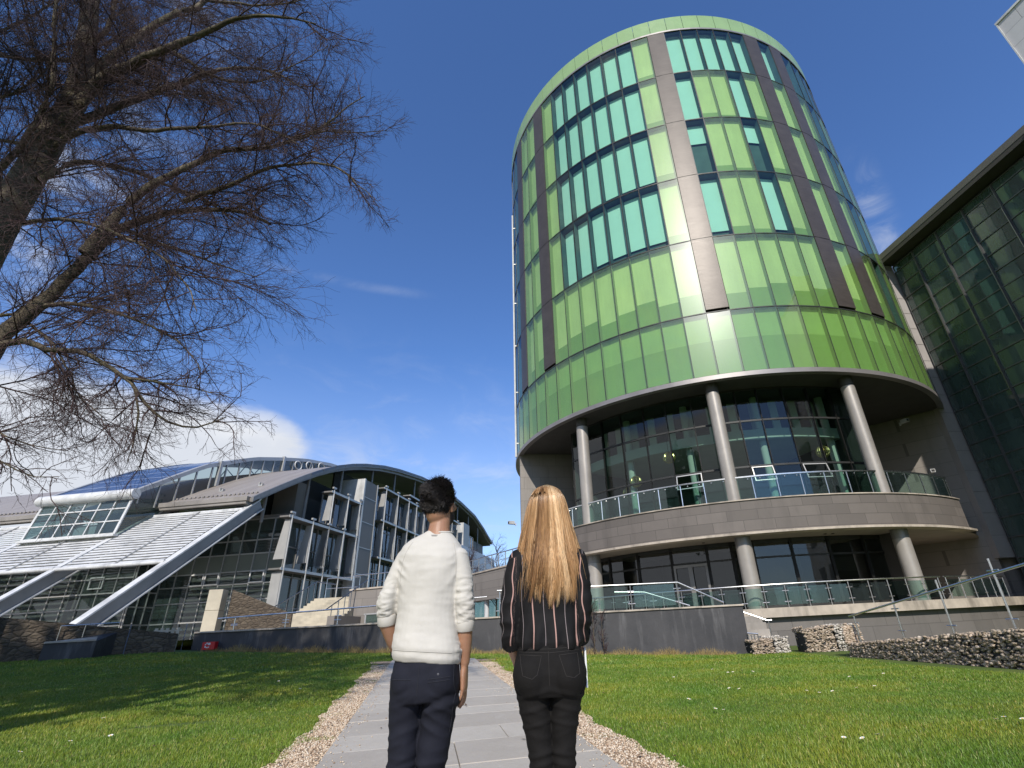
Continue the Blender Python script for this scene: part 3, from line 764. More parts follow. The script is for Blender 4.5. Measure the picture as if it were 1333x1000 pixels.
# pendant lamps inside the loggia
M['gold'] = surf('gold', (.75, .52, .22), .3, .9, .2, 6)
for (a, r0, z, lab) in ((-27.5, 11.9, 9.15, 'golden globe pendant lamp behind the glass left of the middle column'), (-38.5, 11.6, 8.3, 'golden globe pendant lamp behind the glass just right of the leftmost column'), (-42.5, 11.2, 7.9, 'lowest golden globe pendant lamp behind the leftmost loggia glass'), (11.0, 11.9, 8.7, 'golden globe pendant lamp behind the glass left of the right column')):
    x, y, _ = P3(r0, a, 0); t = empty('pendant_lamp', (TX + x, TY + y, z), 0, lab, 'lamp', 'pendant lamps in the loggia room')
    mb = MB()
    for k in range(10):
        an = pi * k / 10
        mb.tube([(.33 * cos(an) * cos(q), .33 * sin(an) * cos(q), .30 * sin(q)) for q in np.linspace(-pi / 2, 3 * pi / 2, 17)], .02, 4, False)
    mb.build('globe', M['gold'], t)
    mb = MB(); mb.tube([(0, 0, .24), (0, 0, (9.5 if z < 9 else 12.0) - z)], .012, 5); mb.build('cord', M['black'], t)
# railing on the terrace edge: posts, clamps, panes, handrail
def cross_post(mb, p, h, d, thick=.022):
    """steel post with two little cross clamps; d = unit direction along the rail"""
    p = Vector(p); d = Vector(d)
    mb.tube([p, p + Vector((0, 0, h))], thick, 8)
    for z in (.22, h - .22):
        mb.tube([p + d * -.13 + Vector((0, 0, z)), p + d * .13 + Vector((0, 0, z))], .016, 6)
def ring_rail(name, a0, a1, label):
    t = empty(name, (TX, TY, 1.40), 0, label, 'railing'); rr = 14.45
    posts = np.arange(a0, a1 + .01, 3.4)
    for a in posts:
        mb = MB(); cross_post(mb, P3(rr, a, 0), .86, (cos(R(a)), sin(R(a)), 0)); mb.build('post', M['steel'], t, True)
    for a, b_ in zip(posts[:-1], posts[1:]):
        mb = MB(); mb.sector(rr - .005, rr + .005, .1, .78, a + .3, b_ - .3, 2, 'oitb'); mb.build('pane', M['balustrade_glass'], t)
    mb = MB(); mb.tube([P3(rr, a, .9) for a in np.linspace(a0 - .4, a1 + .4, 40)], .028, 8); mb.build('handrail', M['steel'], t, True)
ring_rail('glass_railing', -57, 18, 'steel railing with glass panes round the tower terrace left of the gap')
ring_rail('glass_railing', 19.6, 40.2, 'short steel railing with glass panes on the terrace right of the rightmost lower column')
# ------------------------------------------------------------------ arched building on the left (local x = along the gable, y = along the eave, z up)
arch = empty('arched_building', (-25.289, 42.0, 0), R(83), 'long glass building with a curved grey roof, white slatted sunshades and raking white beams', 'building')
M['arch_glass'] = pane('arch_glass', (.46, .58, .55), 1.0, .012, .2, (.16, .21, .19), .25)
M['blue_glass'] = pane('blue_glass', (.34, .52, .62), 1.25, .012, .12)
M['spandrel'] = surf('spandrel', (.16, .18, .15), .35, 0, .1, 1)
M['lantern_glass'] = pane('lantern_glass', (.55, .66, .66), 1.1, .012, .12)
PROF = [(-.75, 12.0), (0, 12.44), (2.78, 14.02), (5.53, 15.52), (8.2, 16.85), (11.0, 18.08), (14.0, 19.15), (17, 20.04), (21.9, 21.22), (26.5, 22.04), (34.5, 23.14), (39, 23.5), (46.5, 23.75), (54.3, 23.59), (64, 22.87), (71, 21.4), (78.1, 19.38)]
pa = np.array([p[0] for p in PROF]); pz = np.array([p[1] for p in PROF])
def roofz(a): return float(np.interp(a, pa, pz))
AA = np.concatenate([np.linspace(-.75, 30, 34), np.linspace(32, 78.1, 24)])
def arc_slab(mb, aa, e0, e1, zf, th):
    n = len(aa); V = []
    for a in aa: V += [(a, e0, zf(a) - th), (a, e0, zf(a)), (a, e1, zf(a)), (a, e1, zf(a) - th)]
    F = []
    for i in range(n - 1):
        b, c = 4 * i, 4 * i + 4
        F += [(b + 1, c + 1, c + 2, b + 2), (c, b, b + 3, c + 3), (b, c, c + 1, b + 1), (b + 2, c + 2, c + 3, b + 3)]
    F += [(3, 2, 1, 0), (4 * n - 4, 4 * n - 3, 4 * n - 2, 4 * n - 1)]
    mb.add(V, F)
# standing seam roof
m, nt, bs = new_mat('seam_roof')
co = nt.coord('Object'); sp = nt.node('ShaderNodeSeparateXYZ'); nt.l.new(co, sp.inputs[0])
fr = nt.math('FRACT', nt.math('MULTIPLY', sp.outputs[1], 2.2)); seam = nt.math('LESS_THAN', fr, .09)
n = nt.noise(.6, nt.coord('Object', (.3, 2, .3)), 5, .6)
c = nt.ramp(n, [(.3, (.27, .235, .205)), (.7, (.36, .325, .29))]); c = nt.mix(seam, c, (.42, .38, .34))
nt.set(bs.inputs['Base Color'], c); bs.inputs['Roughness'].default_value = .5; bs.inputs['Metallic'].default_value = .2
b = nt.node('ShaderNodeBump'); b.inputs['Strength'].default_value = .6; b.inputs['Distance'].default_value = .05
nt.set(b.inputs['Height'], seam); nt.set(bs.inputs['Normal'], b)
M['seam_roof'] = m
mb = MB(); arc_slab(mb, AA, .12, 70, roofz, .28); mb.build('roof', M['seam_roof'], arch, True)
mb = MB(); arc_slab(mb, AA, .5, 6.0, lambda a: roofz(a) - .55, .06); mb.build('roof_soffit', surf('arch_soffit', (.12, .115, .11), .6, .1, .1, .8), arch, True)
mb = MB()
mb.mat(0); arc_slab(mb, AA, -.10, .14, lambda a: roofz(a) + .10, .42)
mb.mat(1); k = 0
for a in np.arange(6.5, 77, 2.0):
    aa = np.linspace(a, a + 1.85, 4); arc_slab(mb, aa, -.16, -.10, lambda q: roofz(q) + .12, .24)
mb.mat(0); arc_slab(mb, AA, .3, .6, lambda a: roofz(a) - .28, .32)
mb.build('roof_fascia', [M['grey_metal'], surf('fascia_panel', (.10, .11, .13), .3, .3, .15, 1)], arch, True)
mb = MB(); mb.mat(0).box(-1.15, -.3, .2, 8.3, 11.72, 12.1); mb.box(-1.15, -.3, 17.2, 70, 11.72, 12.1)
mb.box(-1.05, -.45, .3, 8.2, 11.5, 11.72); mb.box(-1.05, -.45, 17.3, 70, 11.5, 11.72)
for e in np.arange(.6, 8.2, .42): mb.mat(0).box(.4, .62, e, e + .16, roofz(.5) - .02, roofz(.5) + .14)
for e in np.arange(17.6, 30, .42): mb.box(.4, .62, e, e + .16, roofz(.5) - .02, roofz(.5) + .14)
mb.build('eave_gutter', M['roof_metal'], arch, False, .03)
for (a, e) in ((2.2, 5.6), (3.0, 2.4)):
    mb = MB(); z = roofz(a); mb.box(a - .12, a + .12, e - .2, e + .2, z - .05, z + .2); mb.box(a - .3, a + .3, e - .06, e + .06, z + .18, z + .26); mb.build('roof_vent', M['silver_panel'], arch)
# lantern: raised glazed strip with photovoltaic roof
LE0, LE1 = 8.6, 17.0
LP = [(-3.1, 12.75), (0, 14.75), (2.96, 16.6), (4.8, 17.4), (9, 19.2), (13.7, 20.6), (18, 21.75), (23.3, 22.75), (30, 23.5), (38, 24.2), (46, 24.3)]
la = np.array([p[0] for p in LP]); lz = np.array([p[1] for p in LP]); lanz = lambda a: float(np.interp(a, la, lz))
LA = np.linspace(-3.1, 46, 40)
m, nt, bs = new_mat('photovoltaic')
co = nt.coord('Object'); sp = nt.node('ShaderNodeSeparateXYZ'); nt.l.new(co, sp.inputs[0])
f1 = nt.math('LESS_THAN', nt.math('FRACT', nt.math('MULTIPLY', sp.outputs[0], .62)), .10); f2 = nt.math('LESS_THAN', nt.math('FRACT', nt.math('MULTIPLY', sp.outputs[1], .7)), .045)
c = nt.ramp(nt.noise(.8, co, 4), [(.3, (.028, .045, .10)), (.7, (.05, .075, .15))])
c = nt.mix(nt.math('MAXIMUM', f1, f2), c, (.22, .25, .32)); nt.set(bs.inputs['Base Color'], c); bs.inputs['Roughness'].default_value = .2
M['photovoltaic'] = m
mb = MB(); mb.mat(0); arc_slab(mb, LA, LE0 + .35, LE1 - .2, lambda a: lanz(a) + .05, .18); mb.build('solar_roof', M['photovoltaic'], arch, True)
mb = MB(); arc_slab(mb, LA, LE0 + .4, LE1 - .25, lambda a: lanz(a) - .2, .05); mb.build('lantern_ceiling', M['white_metal'], arch, True)
mb = MB(); arc_slab(mb, LA, LE0 - .1, LE0 + .36, lambda a: lanz(a) + .12, .40); arc_slab(mb, LA, LE1 - .2, LE1 + .2, lambda a: lanz(a) + .12, .40)
for a in (4.6, 13.7): 
    mb.box(a - .12, a + .18, LE0 - .22, LE0 + .1, roofz(a), lanz(a) + .22)
mb.build('lantern_edge', M['silver_panel'], arch, True)
mb = MB(); mb.tube([(-3.35, LE0 - .25, 12.42), (-3.35, LE1 + .25, 12.42)], .42, 20); mb.build('lantern_gutter', M['white_metal'], arch, True)
mb = MB(); mb.mat(0)
la2 = [a for a in np.linspace(-2.9, 24, 17)]
for a, b_ in zip(la2[:-1], la2[1:]):
    mb.mat(0).add([(a, LE0, max(roofz(max(a, -.7)), 11.2) - .1), (b_, LE0, max(roofz(max(b_, -.7)), 11.2) - .1), (b_, LE0, lanz(b_) - .2), (a, LE0, lanz(a) - .2)], [(0, 1, 2, 3)])
    mb.mat(1).box(a - .06, a + .06, LE0 - .08, LE0 + .05, roofz(max(a, -.7)) - .3, lanz(a) - .2)
mb.build('lantern_side_glazing', [M['lantern_glass'], M['silver_panel']], arch)
mb = MB()   # white trusses and ducts seen inside the lantern
for a in np.arange(5.5, 24, 2.6):
    mb.tube([(a, LE0 + .9, roofz(a) + .1), (a + 1.1, LE0 + .9, lanz(a) - .3), (a + 2.4, LE0 + .9, roofz(a + 2.4) + .1)], .05, 6)
for a in (16.2, 18.4, 21.0):
    mb.tube([(a + .65 * cos(t), LE0 - .3, roofz(a) + .65 + .5 * sin(t)) for t in np.linspace(0, 2 * pi, 15)], .07, 6, False)
mb.build('lantern_truss', M['white_metal'], arch, True)
FA, FZ0, FZ1 = -3.55, 9.25, 12.1
mb = MB(); mb.mat(0).quad((FA - .25, LE0, FZ0), (FA - .25, LE1, FZ0), (FA + .35, LE1, FZ1), (FA + .35, LE0, FZ1))
mb.mat(1)
for k in range(7):
    e = LE0 + .1 + (LE1 - LE0 - .2) * k / 6
    mb.beam((FA - .28, e, FZ0 - .1), (FA + .32, e, FZ1), .09 if 0 < k < 6 else .2, .1, (1, 0, 0))
for t in (0, .36, .72):
    z = FZ0 + (FZ1 - FZ0) * t; a = FA - .28 + .6 * t; mb.beam((a, LE0, z), (a, LE1, z), .08, .09)
mb.box(FA - .5, FA - .1, LE0 - .1, LE1 + .1, FZ0 - .22, FZ0 - .08)
mb.mat(0).quad((FA - .2, LE0, FZ0), (-.6, LE0, 11.2), (-.6, LE0, 12.6), (FA + .4, LE0, FZ1)); mb.quad((FA - .2, LE1, FZ0), (-.6, LE1, 11.2), (-.6, LE1, 12.6), (FA + .4, LE1, FZ1))
mb.build('lantern_front_window', [M['arch_glass'], M['white_metal']], arch)
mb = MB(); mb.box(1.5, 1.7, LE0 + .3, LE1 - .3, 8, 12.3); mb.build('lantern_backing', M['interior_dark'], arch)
# raking beams and slatted sunshades
SL = (12.44 - 2.6) / 12.3                          # slope of the beams in the gable plane
def on_slope(z): return -.15 - (11.95 - z) / SL * 1.0
for e in (.35, 8.95, 17.55, 26.1, 34.7, 43.3):
    mb = MB(); p = Vector((.45, e, 12.15)); q = Vector((-12.9, e, 1.75)); d = (q - p).normalized(); up = Vector((-d.z, 0, d.x)); up = up if up.z > 0 else -up
    mb.mat(0).beam(p, q, .52, .10, up); mb.mat(0).beam(p - up * .88, q - up * .88, .52, .08, up)
    mb.mat(1).beam(p - up * .45, q - up * .45, .20, .80, up)
    mb.build('raking_beam', [M['white_metal'], M['grey_metal']], arch)
for (e0, e1, zt, zb) in ((.75, 8.6, 11.05, 6.30), (9.3, 17.2, 9.05, 6.35), (17.9, 25.8, 11.05, 6.35), (26.5, 34.4, 11.05, 6.35), (35.1, 43, 11.05, 6.35)):
    mb = MB(); off = lambda z: .45 - (12.15 - z) / (10.4 / 13.35)
    nb = int((zt - zb) / .235)
    for k in range(nb):
        z = zb + .2 + (zt - zb - .3) * k / (nb - 1)
        a = off(z); mb.mat(0).hexa([(a - .10, e0, z - .075), (a + .09, e0, z + .06), (a + .09, e1, z + .06), (a - .10, e1, z - .075)], [(a - .11, e0, z - .045), (a + .08, e0, z + .09), (a + .08, e1, z + .09), (a - .11, e1, z - .045)])
    for z in (zt, zb): mb.tube([(off(z), e0 - .3, z), (off(z), e1 + .3, z)], .13, 10)
    em = (e0 + e1) / 2 - .4
    mb.mat(1).beam((off(zt), em, zt + .08), (off(zb), em, zb + .08), .10, .14)
    mb.build('slatted_sunshade', [M['white_metal'], M['silver_panel']], arch)
# glass front under the sunshades
def grid_wall(name, p, q, z0, z1, nv, zs, gm, fm, parent, back=None, fw=.07, spand=None, out=(0, -1)):
    """glazed wall from p to q (a,e) with upright and level frame bars; panes set 6 cm back from the bars"""
    p = Vector((*p, 0)); q = Vector((*q, 0)); d = (q - p).normalized(); nrm = Vector((*out, 0))
    mb = MB(); mb.mat(0)
    for k in range(nv + 1):
        b = p + (q - p) * (k / nv)
        mb.beam(b + nrm * .04 + Vector((0, 0, z0)), b + nrm * .04 + Vector((0, 0, z1)), fw, .12, nrm)
    for z in zs: mb.beam(p + nrm * .035 + Vector((0, 0, z)), q + nrm * .035 + Vector((0, 0, z)), fw * .9, .11, (0, 0, 1))
    fr = mb.build(name, fm, parent)
    mb = MB(); zz = sorted(zs)
    for k in range(nv):
        b0 = p + (q - p) * (k / nv); b1 = p + (q - p) * ((k + 1) / nv)
        for za, zb in zip(zz[:-1], zz[1:]):
            mb.mat(1 if spand and spand[0] - .1 < za < spand[1] - .1 else 0)
            mb.quad(b0 + Vector((0, 0, za)), b1 + Vector((0, 0, za)), b1 + Vector((0, 0, zb)), b0 + Vector((0, 0, zb)))
    mb.build('panes', [gm, M['spandrel']], fr)
    return fr
zs = [1.2, 3.0, 4.6, 5.95, 7.0, 8.5, 9.7, 11.6]
grid_wall('front_glazing', (5.2, .35), (5.2, 12.2), 1.2, 11.6, 8, zs, M['arch_glass'], M['silver_panel'], arch, spand=(7.0, 8.5), out=(-1, 0))
grid_wall('front_glazing', (2.6, 12.4), (2.6, 69.5), 1.2, 11.6, 36, [1.2, 3.0, 4.4, 5.6, 6.8, 8.2, 9.6, 11.6], M['arch_glass'], M['silver_panel'], arch, out=(-1, 0))
grid_wall('front_glazing', (5.2, 12.3), (2.6, 12.3), 1.2, 11.6, 3, [1.2, 3.0, 4.4, 5.6, 6.8, 8.2, 9.6, 11.6], M['arch_glass'], M['silver_panel'], arch, out=(0, -1))
for (e0, e1) in ((1.9, 3.3), (6.3, 7.7), (7.8, 9.2), (15.2, 16.6)):   # opening lights with thick white frames
    mb = MB(); a = 5.08 if e1 < 12 else 2.48; z0, z1 = 5.98, 6.98
    for (x0, x1, y0, y1) in ((e0, e1, z0, z0 + .1), (e0, e1, z1 - .1, z1), (e0, e0 + .1, z0 + .1, z1 - .1), (e1 - .1, e1, z0 + .1, z1 - .1)): mb.box(a - .06, a + .02, x0, x1, y0, y1)
    mb.build('opening_window', M['white_metal'], arch)
mb = MB(); mb.box(5.2, 5.5, .1, 13, 11.6, 11.95); mb.box(5.5, 15.5, .9, 13, 11.62, 11.9); mb.build('parapet', M['grey_metal'], arch)
# rooms behind: floors and dark back walls
mb = MB(); mb.box(5.5, 15, .6, 30, 7.0, 7.25); mb.box(5.5, 15, .6, 30, 4.0, 4.2); mb.box(3, 6, 12.6, 69, 7.3, 7.55); mb.box(3, 6, 12.6, 69, 4.0, 4.2); mb.box(19.3, 66, .7, 7, 13.8, 14.2); mb.box(19.3, 66, .7, 7, 9.4, 9.8)
mb.build('floor_slab', M['interior'], arch)
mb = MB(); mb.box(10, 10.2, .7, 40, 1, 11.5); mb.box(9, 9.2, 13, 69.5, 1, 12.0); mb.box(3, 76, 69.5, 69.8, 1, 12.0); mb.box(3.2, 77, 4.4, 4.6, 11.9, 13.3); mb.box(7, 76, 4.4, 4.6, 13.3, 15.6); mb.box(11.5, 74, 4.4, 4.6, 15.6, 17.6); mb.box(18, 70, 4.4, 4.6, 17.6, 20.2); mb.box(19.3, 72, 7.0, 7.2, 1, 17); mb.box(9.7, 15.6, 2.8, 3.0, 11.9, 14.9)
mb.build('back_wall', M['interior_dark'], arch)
# gable side: stepped glass bays with canopies, hanging fins and slim posts
def bay_row(a0, a1, z0, z1, n, gm):
    grid_wall('gable_glazing', (a0, .3), (a1, .3), z0, z1, n, list(np.linspace(z0, z1, max(2, int((z1 - z0) / 2.1) + 1))), gm, M['grey_metal'], arch, fw=.06)
bay_row(5.25, 15.6, 1.2, 11.5, 7, M['arch_glass']); bay_row(9.6, 15.6, 11.9, 14.9, 5, M['blue_glass']); bay_row(19.1, 52.5, 3.6, 17.9, 22, M['blue_glass'])
bay_row(57.6, 64, 12, 18.4, 4, M['blue_glass'])
def canopy(a0, a1, z):
    mb = MB(); mb.mat(0).box(a0 - .2, a1 + .2, -.85, .25, z, z + .14); mb.mat(1).box(a0 - .2, a1 + .2, -.92, -.85, z - .04, z + .18); mb.build('canopy', [M['grey_metal'], M['silver_panel']], arch)
canopy(3.4, 15.3, 11.15); canopy(3.4, 15.3, 6.7); canopy(9.5, 15.5, 14.8); canopy(21, 33, 18.0); canopy(21, 51, 14.0); canopy(21, 51, 9.6); canopy(29, 52, 18.9)
def fin(a, z0, z1, w=1.05, top=.55):
    mb = MB(); mb.mat(0).hexa([(a - .03, -.8, z0), (a + .03, -.8, z0), (a + .03, -.8 + w, z0), (a - .03, -.8 + w, z0)], [(a - .03, -.8, z1), (a + .03, -.8, z1), (a + .03, -.8 + top, z1), (a - .03, -.8 + top, z1)])
    mb.build('hanging_fin', M['silver_panel'], arch)
def post(a, z0, z1, e=-.9):
    mb = MB(); mb.mat(0).tube([(a, e, z0), (a, e, z1)], .07, 8); mb.mat(0).box(a - .28, a + .28, e - .09, e + .09, z1, z1 + .16)
    mb.build('slim_post', M['silver_panel'], arch, True)
for a in (3.6, 6.9, 9.7, 12.6): fin(a, 7.6, 11.0); post(a, 1.2, 11.5)
fin(3.6, 3.6, 6.5, .9, .9)
for a in (9.7, 12.7, 15.3): fin(a, 12.0, 14.7, .8, .45); fin(a, 7.4, 10.8, .8, .5); post(a, 6.7, 15.2)
for a in (21.5, 25.1, 28.7, 31.5, 34.6, 37.8, 41, 44.2, 47.4, 50.6): fin(a, 14.3, 17.8, .9, .5); fin(a, 9.9, 13.8, .9, .5); post(a, 6 if a > 22 else 4, 18.3 if a < 33 else 19.2)
# stair tower slab: pale edge towards us, brown-grey panelled flank
mb = MB(); mb.mat(0).box(15.7, 16.0, -.95, 2, 1.2, 17.9); mb.mat(1).box(16.0, 19.0, -.93, 2, 1.2, 17.8)
mb.mat(2)
for z in (4.6, 7.4, 10.2, 13.0, 15.8): mb.box(16.01, 18.99, -.955, -.93, z, z + .07)
mb.box(18.86, 19.02, -.99, -.93, 1.2, 17.9)
mb.build('stair_tower', [M['white_metal'], surf('flank', (.15, .14, .13), .55, .1, .1, .6), M['silver_panel']], arch)
mb = MB(); mb.mat(0).box(7.2, 9.2, 1.6, 4, 11.9, 15.6); mb.build('plant_box', surf('plant_box', (.20, .19, .175), .7, 0, .1, 1), arch)
for a in (1.8, 7.6, 13.5, 20.5, 27, 34, 41, 48, 55, 62, 69):
    mb = MB(); mb.tube([(a, .75, 10.5 if a < 9 else 12), (a, .75, roofz(a) - .5)], .14, 8); mb.build('roof_post', M['grey_metal'], arch, True)
mb = MB(); mb.mat(0).box(53.8, 57.4, -.95, 2, 8, 19.6); mb.mat(1).box(53.75, 53.8, -.97, 2, 8, 19.6); mb.build('end_stair_slab', [surf('flank_pale', (.33, .32, .31), .5, .2, .1, .6), M['white_metal']], arch)
mb = MB(); mb.box(52, 76, -1.2, 10, 8.0, 15.4); mb.build('end_podium', surf('lilac_panel', (.42, .42, .46), .45, .2, .08, .4), arch, bevel=.04)
mb = MB(); mb.box(64, 76, 1.5, 10, 15.4, 18.6); mb.build('end_wall', M['mullion'], arch)
# plinth of the building
mb = MB(); mb.box(1.5, 78, .1, 70, -.2, 1.18); mb.build('base_plinth', M['concrete'], arch)
# ------------------------------------------------------------------ dark glazed building on the right
# local x = along the facade away from us, y = outwards over the terrace
RB = empty('dark_glass_building', (23.384, 28.674, 0), R(100.8), 'dark green glass office block with a deep flat roof edge right of the round tower', 'building')
M['dark_green_glass'] = pane('dark_green_glass', (.26, .37, .33), 1.0, .015, .2, (.115, .175, .155), .5)
GY = -.9
M['mullion_grey'] = surf('mullion_grey', (.11, .11, .108), .45, .2, .2, 3)
levels = [1.2 + 1.05 * k for k in range(21)] + [22.72]
edges_x = [-.05, -1.75, -3.6, -5.5, -7.4, -9.3, -11.2, -13.1, -15.0, -17]
for a, b_ in zip(edges_x[:-1], edges_x[1:]):
    mb = MB(); mb.mat(0)
    for z in levels: mb.box(b_ + .03, a - .03, GY - .05, GY + .05, z - .03, z + .03)
    mb.mat(1).box(b_ - .03, b_ + .03, GY - .05, GY + .10, 1.0, 22.7)
    mb.mat(2).box(b_ - .015, b_ + .015, GY + .10, GY + .16, 11.5, 21)
    mb.mat(0).box(a - .06, a - .03, GY - .05, GY + .06, 1.0, 22.7)
    bay = mb.build('glazing_bay', [M['mullion_grey'], M['mullion_grey'], M['dark_steel']], RB)
    mb = MB(); rr_ = random.Random(int(-a * 10))
    for z0, z1 in zip(levels[:-1], levels[1:]):
        t = rr_.uniform(-.012, .012); u = rr_.uniform(-.012, .012)
        mb.quad((b_ + .03, GY + t, z0 + .03), (a - .03, GY - t, z0 + .03), (a - .03, GY - t + u, z1 - .03), (b_ + .03, GY + t + u, z1 - .03))
    mb.build('panes', M['dark_green_glass'], bay)
mb = MB()
for z in (5.3, 9.5, 13.7, 17.9): mb.box(-17, -.3, GY - 6, GY - .3, z, z + .4)
mb.build('floor_slab', M['interior'], RB)
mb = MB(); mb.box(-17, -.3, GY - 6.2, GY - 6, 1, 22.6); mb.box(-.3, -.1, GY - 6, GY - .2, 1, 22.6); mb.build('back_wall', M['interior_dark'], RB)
mb = MB()
for (x, z) in ((-2.2, 9.9), (-2.2, 9.0), (-3.0, 8.0), (-1.2, 9.0), (-1.2, 8.0)): mb.box(x - .7, x + .7, GY - .7, GY - .66, z - .38, z + .38)
mb.build('inner_screen', M['pale_wall'], RB)
mb = MB(); mb.mat(0).box(-17, .35, GY - 7, .0, 23.2, 23.62); mb.mat(1).box(-17, .30, GY - .1, -.02, 22.9, 23.2); mb.build('roof_edge', [surf('eave', (.15, .135, .12), .6, .1, .12, 1), surf('soffit_brown', (.06, .052, .044), .7, 0, .1, 1)], RB)
mb = MB(); mb.mat(0).box(.02, .42, -.95, .03, 3.35, 23.18); mb.mat(1)
for z in np.arange(4.5, 23, 1.2): mb.box(.005, .02, -.94, .02, z, z + .015)
mb.build('pier', [surf('pier_panel', (.42, .39, .37), .5, .2, .1, .8, dirt=.3), M['grey_metal']], RB)
mb = MB(); mb.box(.45, 9, -8, -.55, -.2, 22.7); mb.build('end_wall', bricky('end_stone', (.25, .225, .2), 1.2, .55, .012, .75, .12, vecmode='sum'), RB)
mb = MB(); mb.box(-17, .4, GY - 6.5, GY - .1, -.2, 1.15); mb.build('base_wall', M['plinth_stone'], RB)
# pale clad block whose corner shows in the top right
WB = empty('white_clad_block', (21.68, 14.35, 0), 0, 'pale grey panelled tower whose corner shows at the top right of the picture', 'building')
WB.rotation_euler.z = math.atan2(-.961, .276)          # local x runs from the far corner towards us
m = bricky('pale_cladding', (.56, .55, .55), 1.5, .95, .012, .5, .05, (.16, .15, .15), 'xz', .1, .15)
mb = MB(); mb.box(0, 22, 0, 11, -.2, 25.5)
mb.build('cladding', m, WB)
mb = MB(); mb.box(-.06, 22, -.06, 11, 25.5, 25.62); mb.box(-.05, .0, -.05, .1, 0, 25.5); mb.build('edge_trim', M['white_metal'], WB)
mb = MB()
for x in (4, 8.5, 13, 17.5):
    for z in (3, 7.2, 11.4, 15.6): mb.box(x - 1.2, x + 1.2, -.04, -.004, z, z + 2.2)
mb.build('windows', M['mullion'], WB)

# ------------------------------------------------------------------ terrace, dark wall, rails, gabions
WP = Vector((6.15, 19.1, 0)); WQ = Vector((-13.6, 20.36, 0)); WD = (WQ - WP).normalized(); WN = Vector((-WD.y, WD.x, 0)); WN = WN if WN.y < 0 else -WN
mb = MB(); mb.add([(-13.4, 20.6, 1.33), (6.0, 19.4, 1.33), (6.3, 24, 1.33), (-2.3, 31, 1.33), (-2.3, 60, 1.33), (-120, 60, 1.33), (-120, 24, .95), (-30, 24, .95)], [(0, 1, 2, 3, 4, 5, 6, 7)])
mb.build('terrace_paving', M['concrete']); tag(bpy.data.objects['terrace_paving'], 'paved terrace behind the dark retaining wall', 'terrace', kind='structure')
m, nt, bs = new_mat('dark_render')
co = nt.coord('Object'); 
streak = nt.noise(2.6, nt.coord('Object', (1, 1, .12)), 7, .72)
c = nt.ramp(nt.noise(.9, co, 5, .6), [(.3, (.030, .030, .033)), (.7, (.058, .056, .058))])
sp = nt.node('ShaderNodeSeparateXYZ'); nt.l.new(co, sp.inputs[0])
tf = nt.math('MULTIPLY_ADD', sp.outputs[2], .45, .15, clamp=True)
k = nt.math('MULTIPLY', nt.math('MULTIPLY', nt.math('SUBTRACT', streak, .53, clamp=True), 5.5, clamp=True), tf, clamp=True)
c = nt.mix(k, c, (.17, .165, .165)); nt.set(bs.inputs['Base Color'], c)
nt.set(bs.inputs['Roughness'], nt.math('MULTIPLY_ADD', nt.noise(4, co), .3, .5))
b = nt.node('ShaderNodeBump'); b.inputs['Strength'].default_value = .3; b.inputs['Distance'].default_value = .01
nt.set(b.inputs['Height'], nt.noise(18, co, 5)); nt.set(bs.inputs['Normal'], b)
M['dark_render'] = m
wt = empty('retaining_wall', (WP.x, WP.y, 0), 0, 'low dark rendered wall with water streaks and a pale coping across the end of the path', 'wall')
def wl(s, o=0.0, z=0.0): p = (WD * s + WN * o); return (p.x, p.y, z)
L = (WQ - WP).length
mb = MB(); mb.hexa([wl(0, 0, -.3), wl(0, -.35, -.3), wl(L, -.35, -.3), wl(L, 0, -.3)], [wl(0, 0, 1.46), wl(0, -.35, 1.46), wl(L, -.35, 1.50), wl(L, 0, 1.50)]); mb.build('wall_body', M['dark_render'], wt)
mb = MB()
for k in range(14):
    a, b_ = L * k / 14 + .004, L * (k + 1) / 14 - .004; z0 = 1.463 + .04 * k / 14
    mb.hexa([wl(a - (.04 if k == 0 else 0), .05, z0), wl(a - (.04 if k == 0 else 0), -.4, z0), wl(b_, -.4, z0), wl(b_, .05, z0)], [wl(a - (.04 if k == 0 else 0), .05, z0 + .055), wl(a - (.04 if k == 0 else 0), -.4, z0 + .055), wl(b_, -.4, z0 + .055), wl(b_, .05, z0 + .055)])
mb.build('coping', M['beige_stone'], wt, bevel=.008)
def rail(name, pts, posts, h, label, panes=True, base=None):
    """handrail through pts (world), posts at given points with cross clamps"""
    o = Vector(posts[0]); t = empty(name, o, 0, label, 'railing')
    mb = MB(); mb.tube([Vector(p) - o for p in pts], .026, 8); mb.build('handrail', M['steel'], t, True)
    for i, p in enumerate(posts):
        p = Vector(p) - o; q = Vector(posts[min(i + 1, len(posts) - 1)]) - Vector(posts[max(i - 1, 0)]); q.z = 0; q.normalize()
        mb = MB(); cross_post(mb, p, h[i] if hasattr(h, '__len__') else h, q, .021); mb.build('post', M['steel'], t, True)
    if panes:
        for a, b_ in zip(posts[:-1], posts[1:]):
            a = Vector(a) - o; b_ = Vector(b_) - o; d = b_ - a; u = Vector((0, 0, 1))
            A = a + d * .06; B = b_ - d * .06; n = d.cross(u).normalized() * .005
            mb = MB(); mb.hexa([A + u * .1 - n, B + u * .1 - n, B + u * .1 + n, A + u * .1 + n], [A + u * .80 - n, B + u * .80 - n, B + u * .80 + n, A + u * .80 + n]); mb.build('pane', M['balustrade_glass'], t)
    return t
W = lambda s, o, z: tuple(WP + WD * s + WN * o + Vector((0, 0, z)))
rail('terrace_railing', [W(8.6, -.25, 2.40), W(2.05, -.25, 2.34), W(.55, -.25, 1.60)], [W(8.5, -.25, 1.5), W(6.8, -.25, 1.5), W(5.3, -.25, 1.5), W(3.75, -.25, 1.5), W(2.1, -.25, 1.5)], .86, 'steel railing on the dark wall coping, ending in a sloping rail at its right')
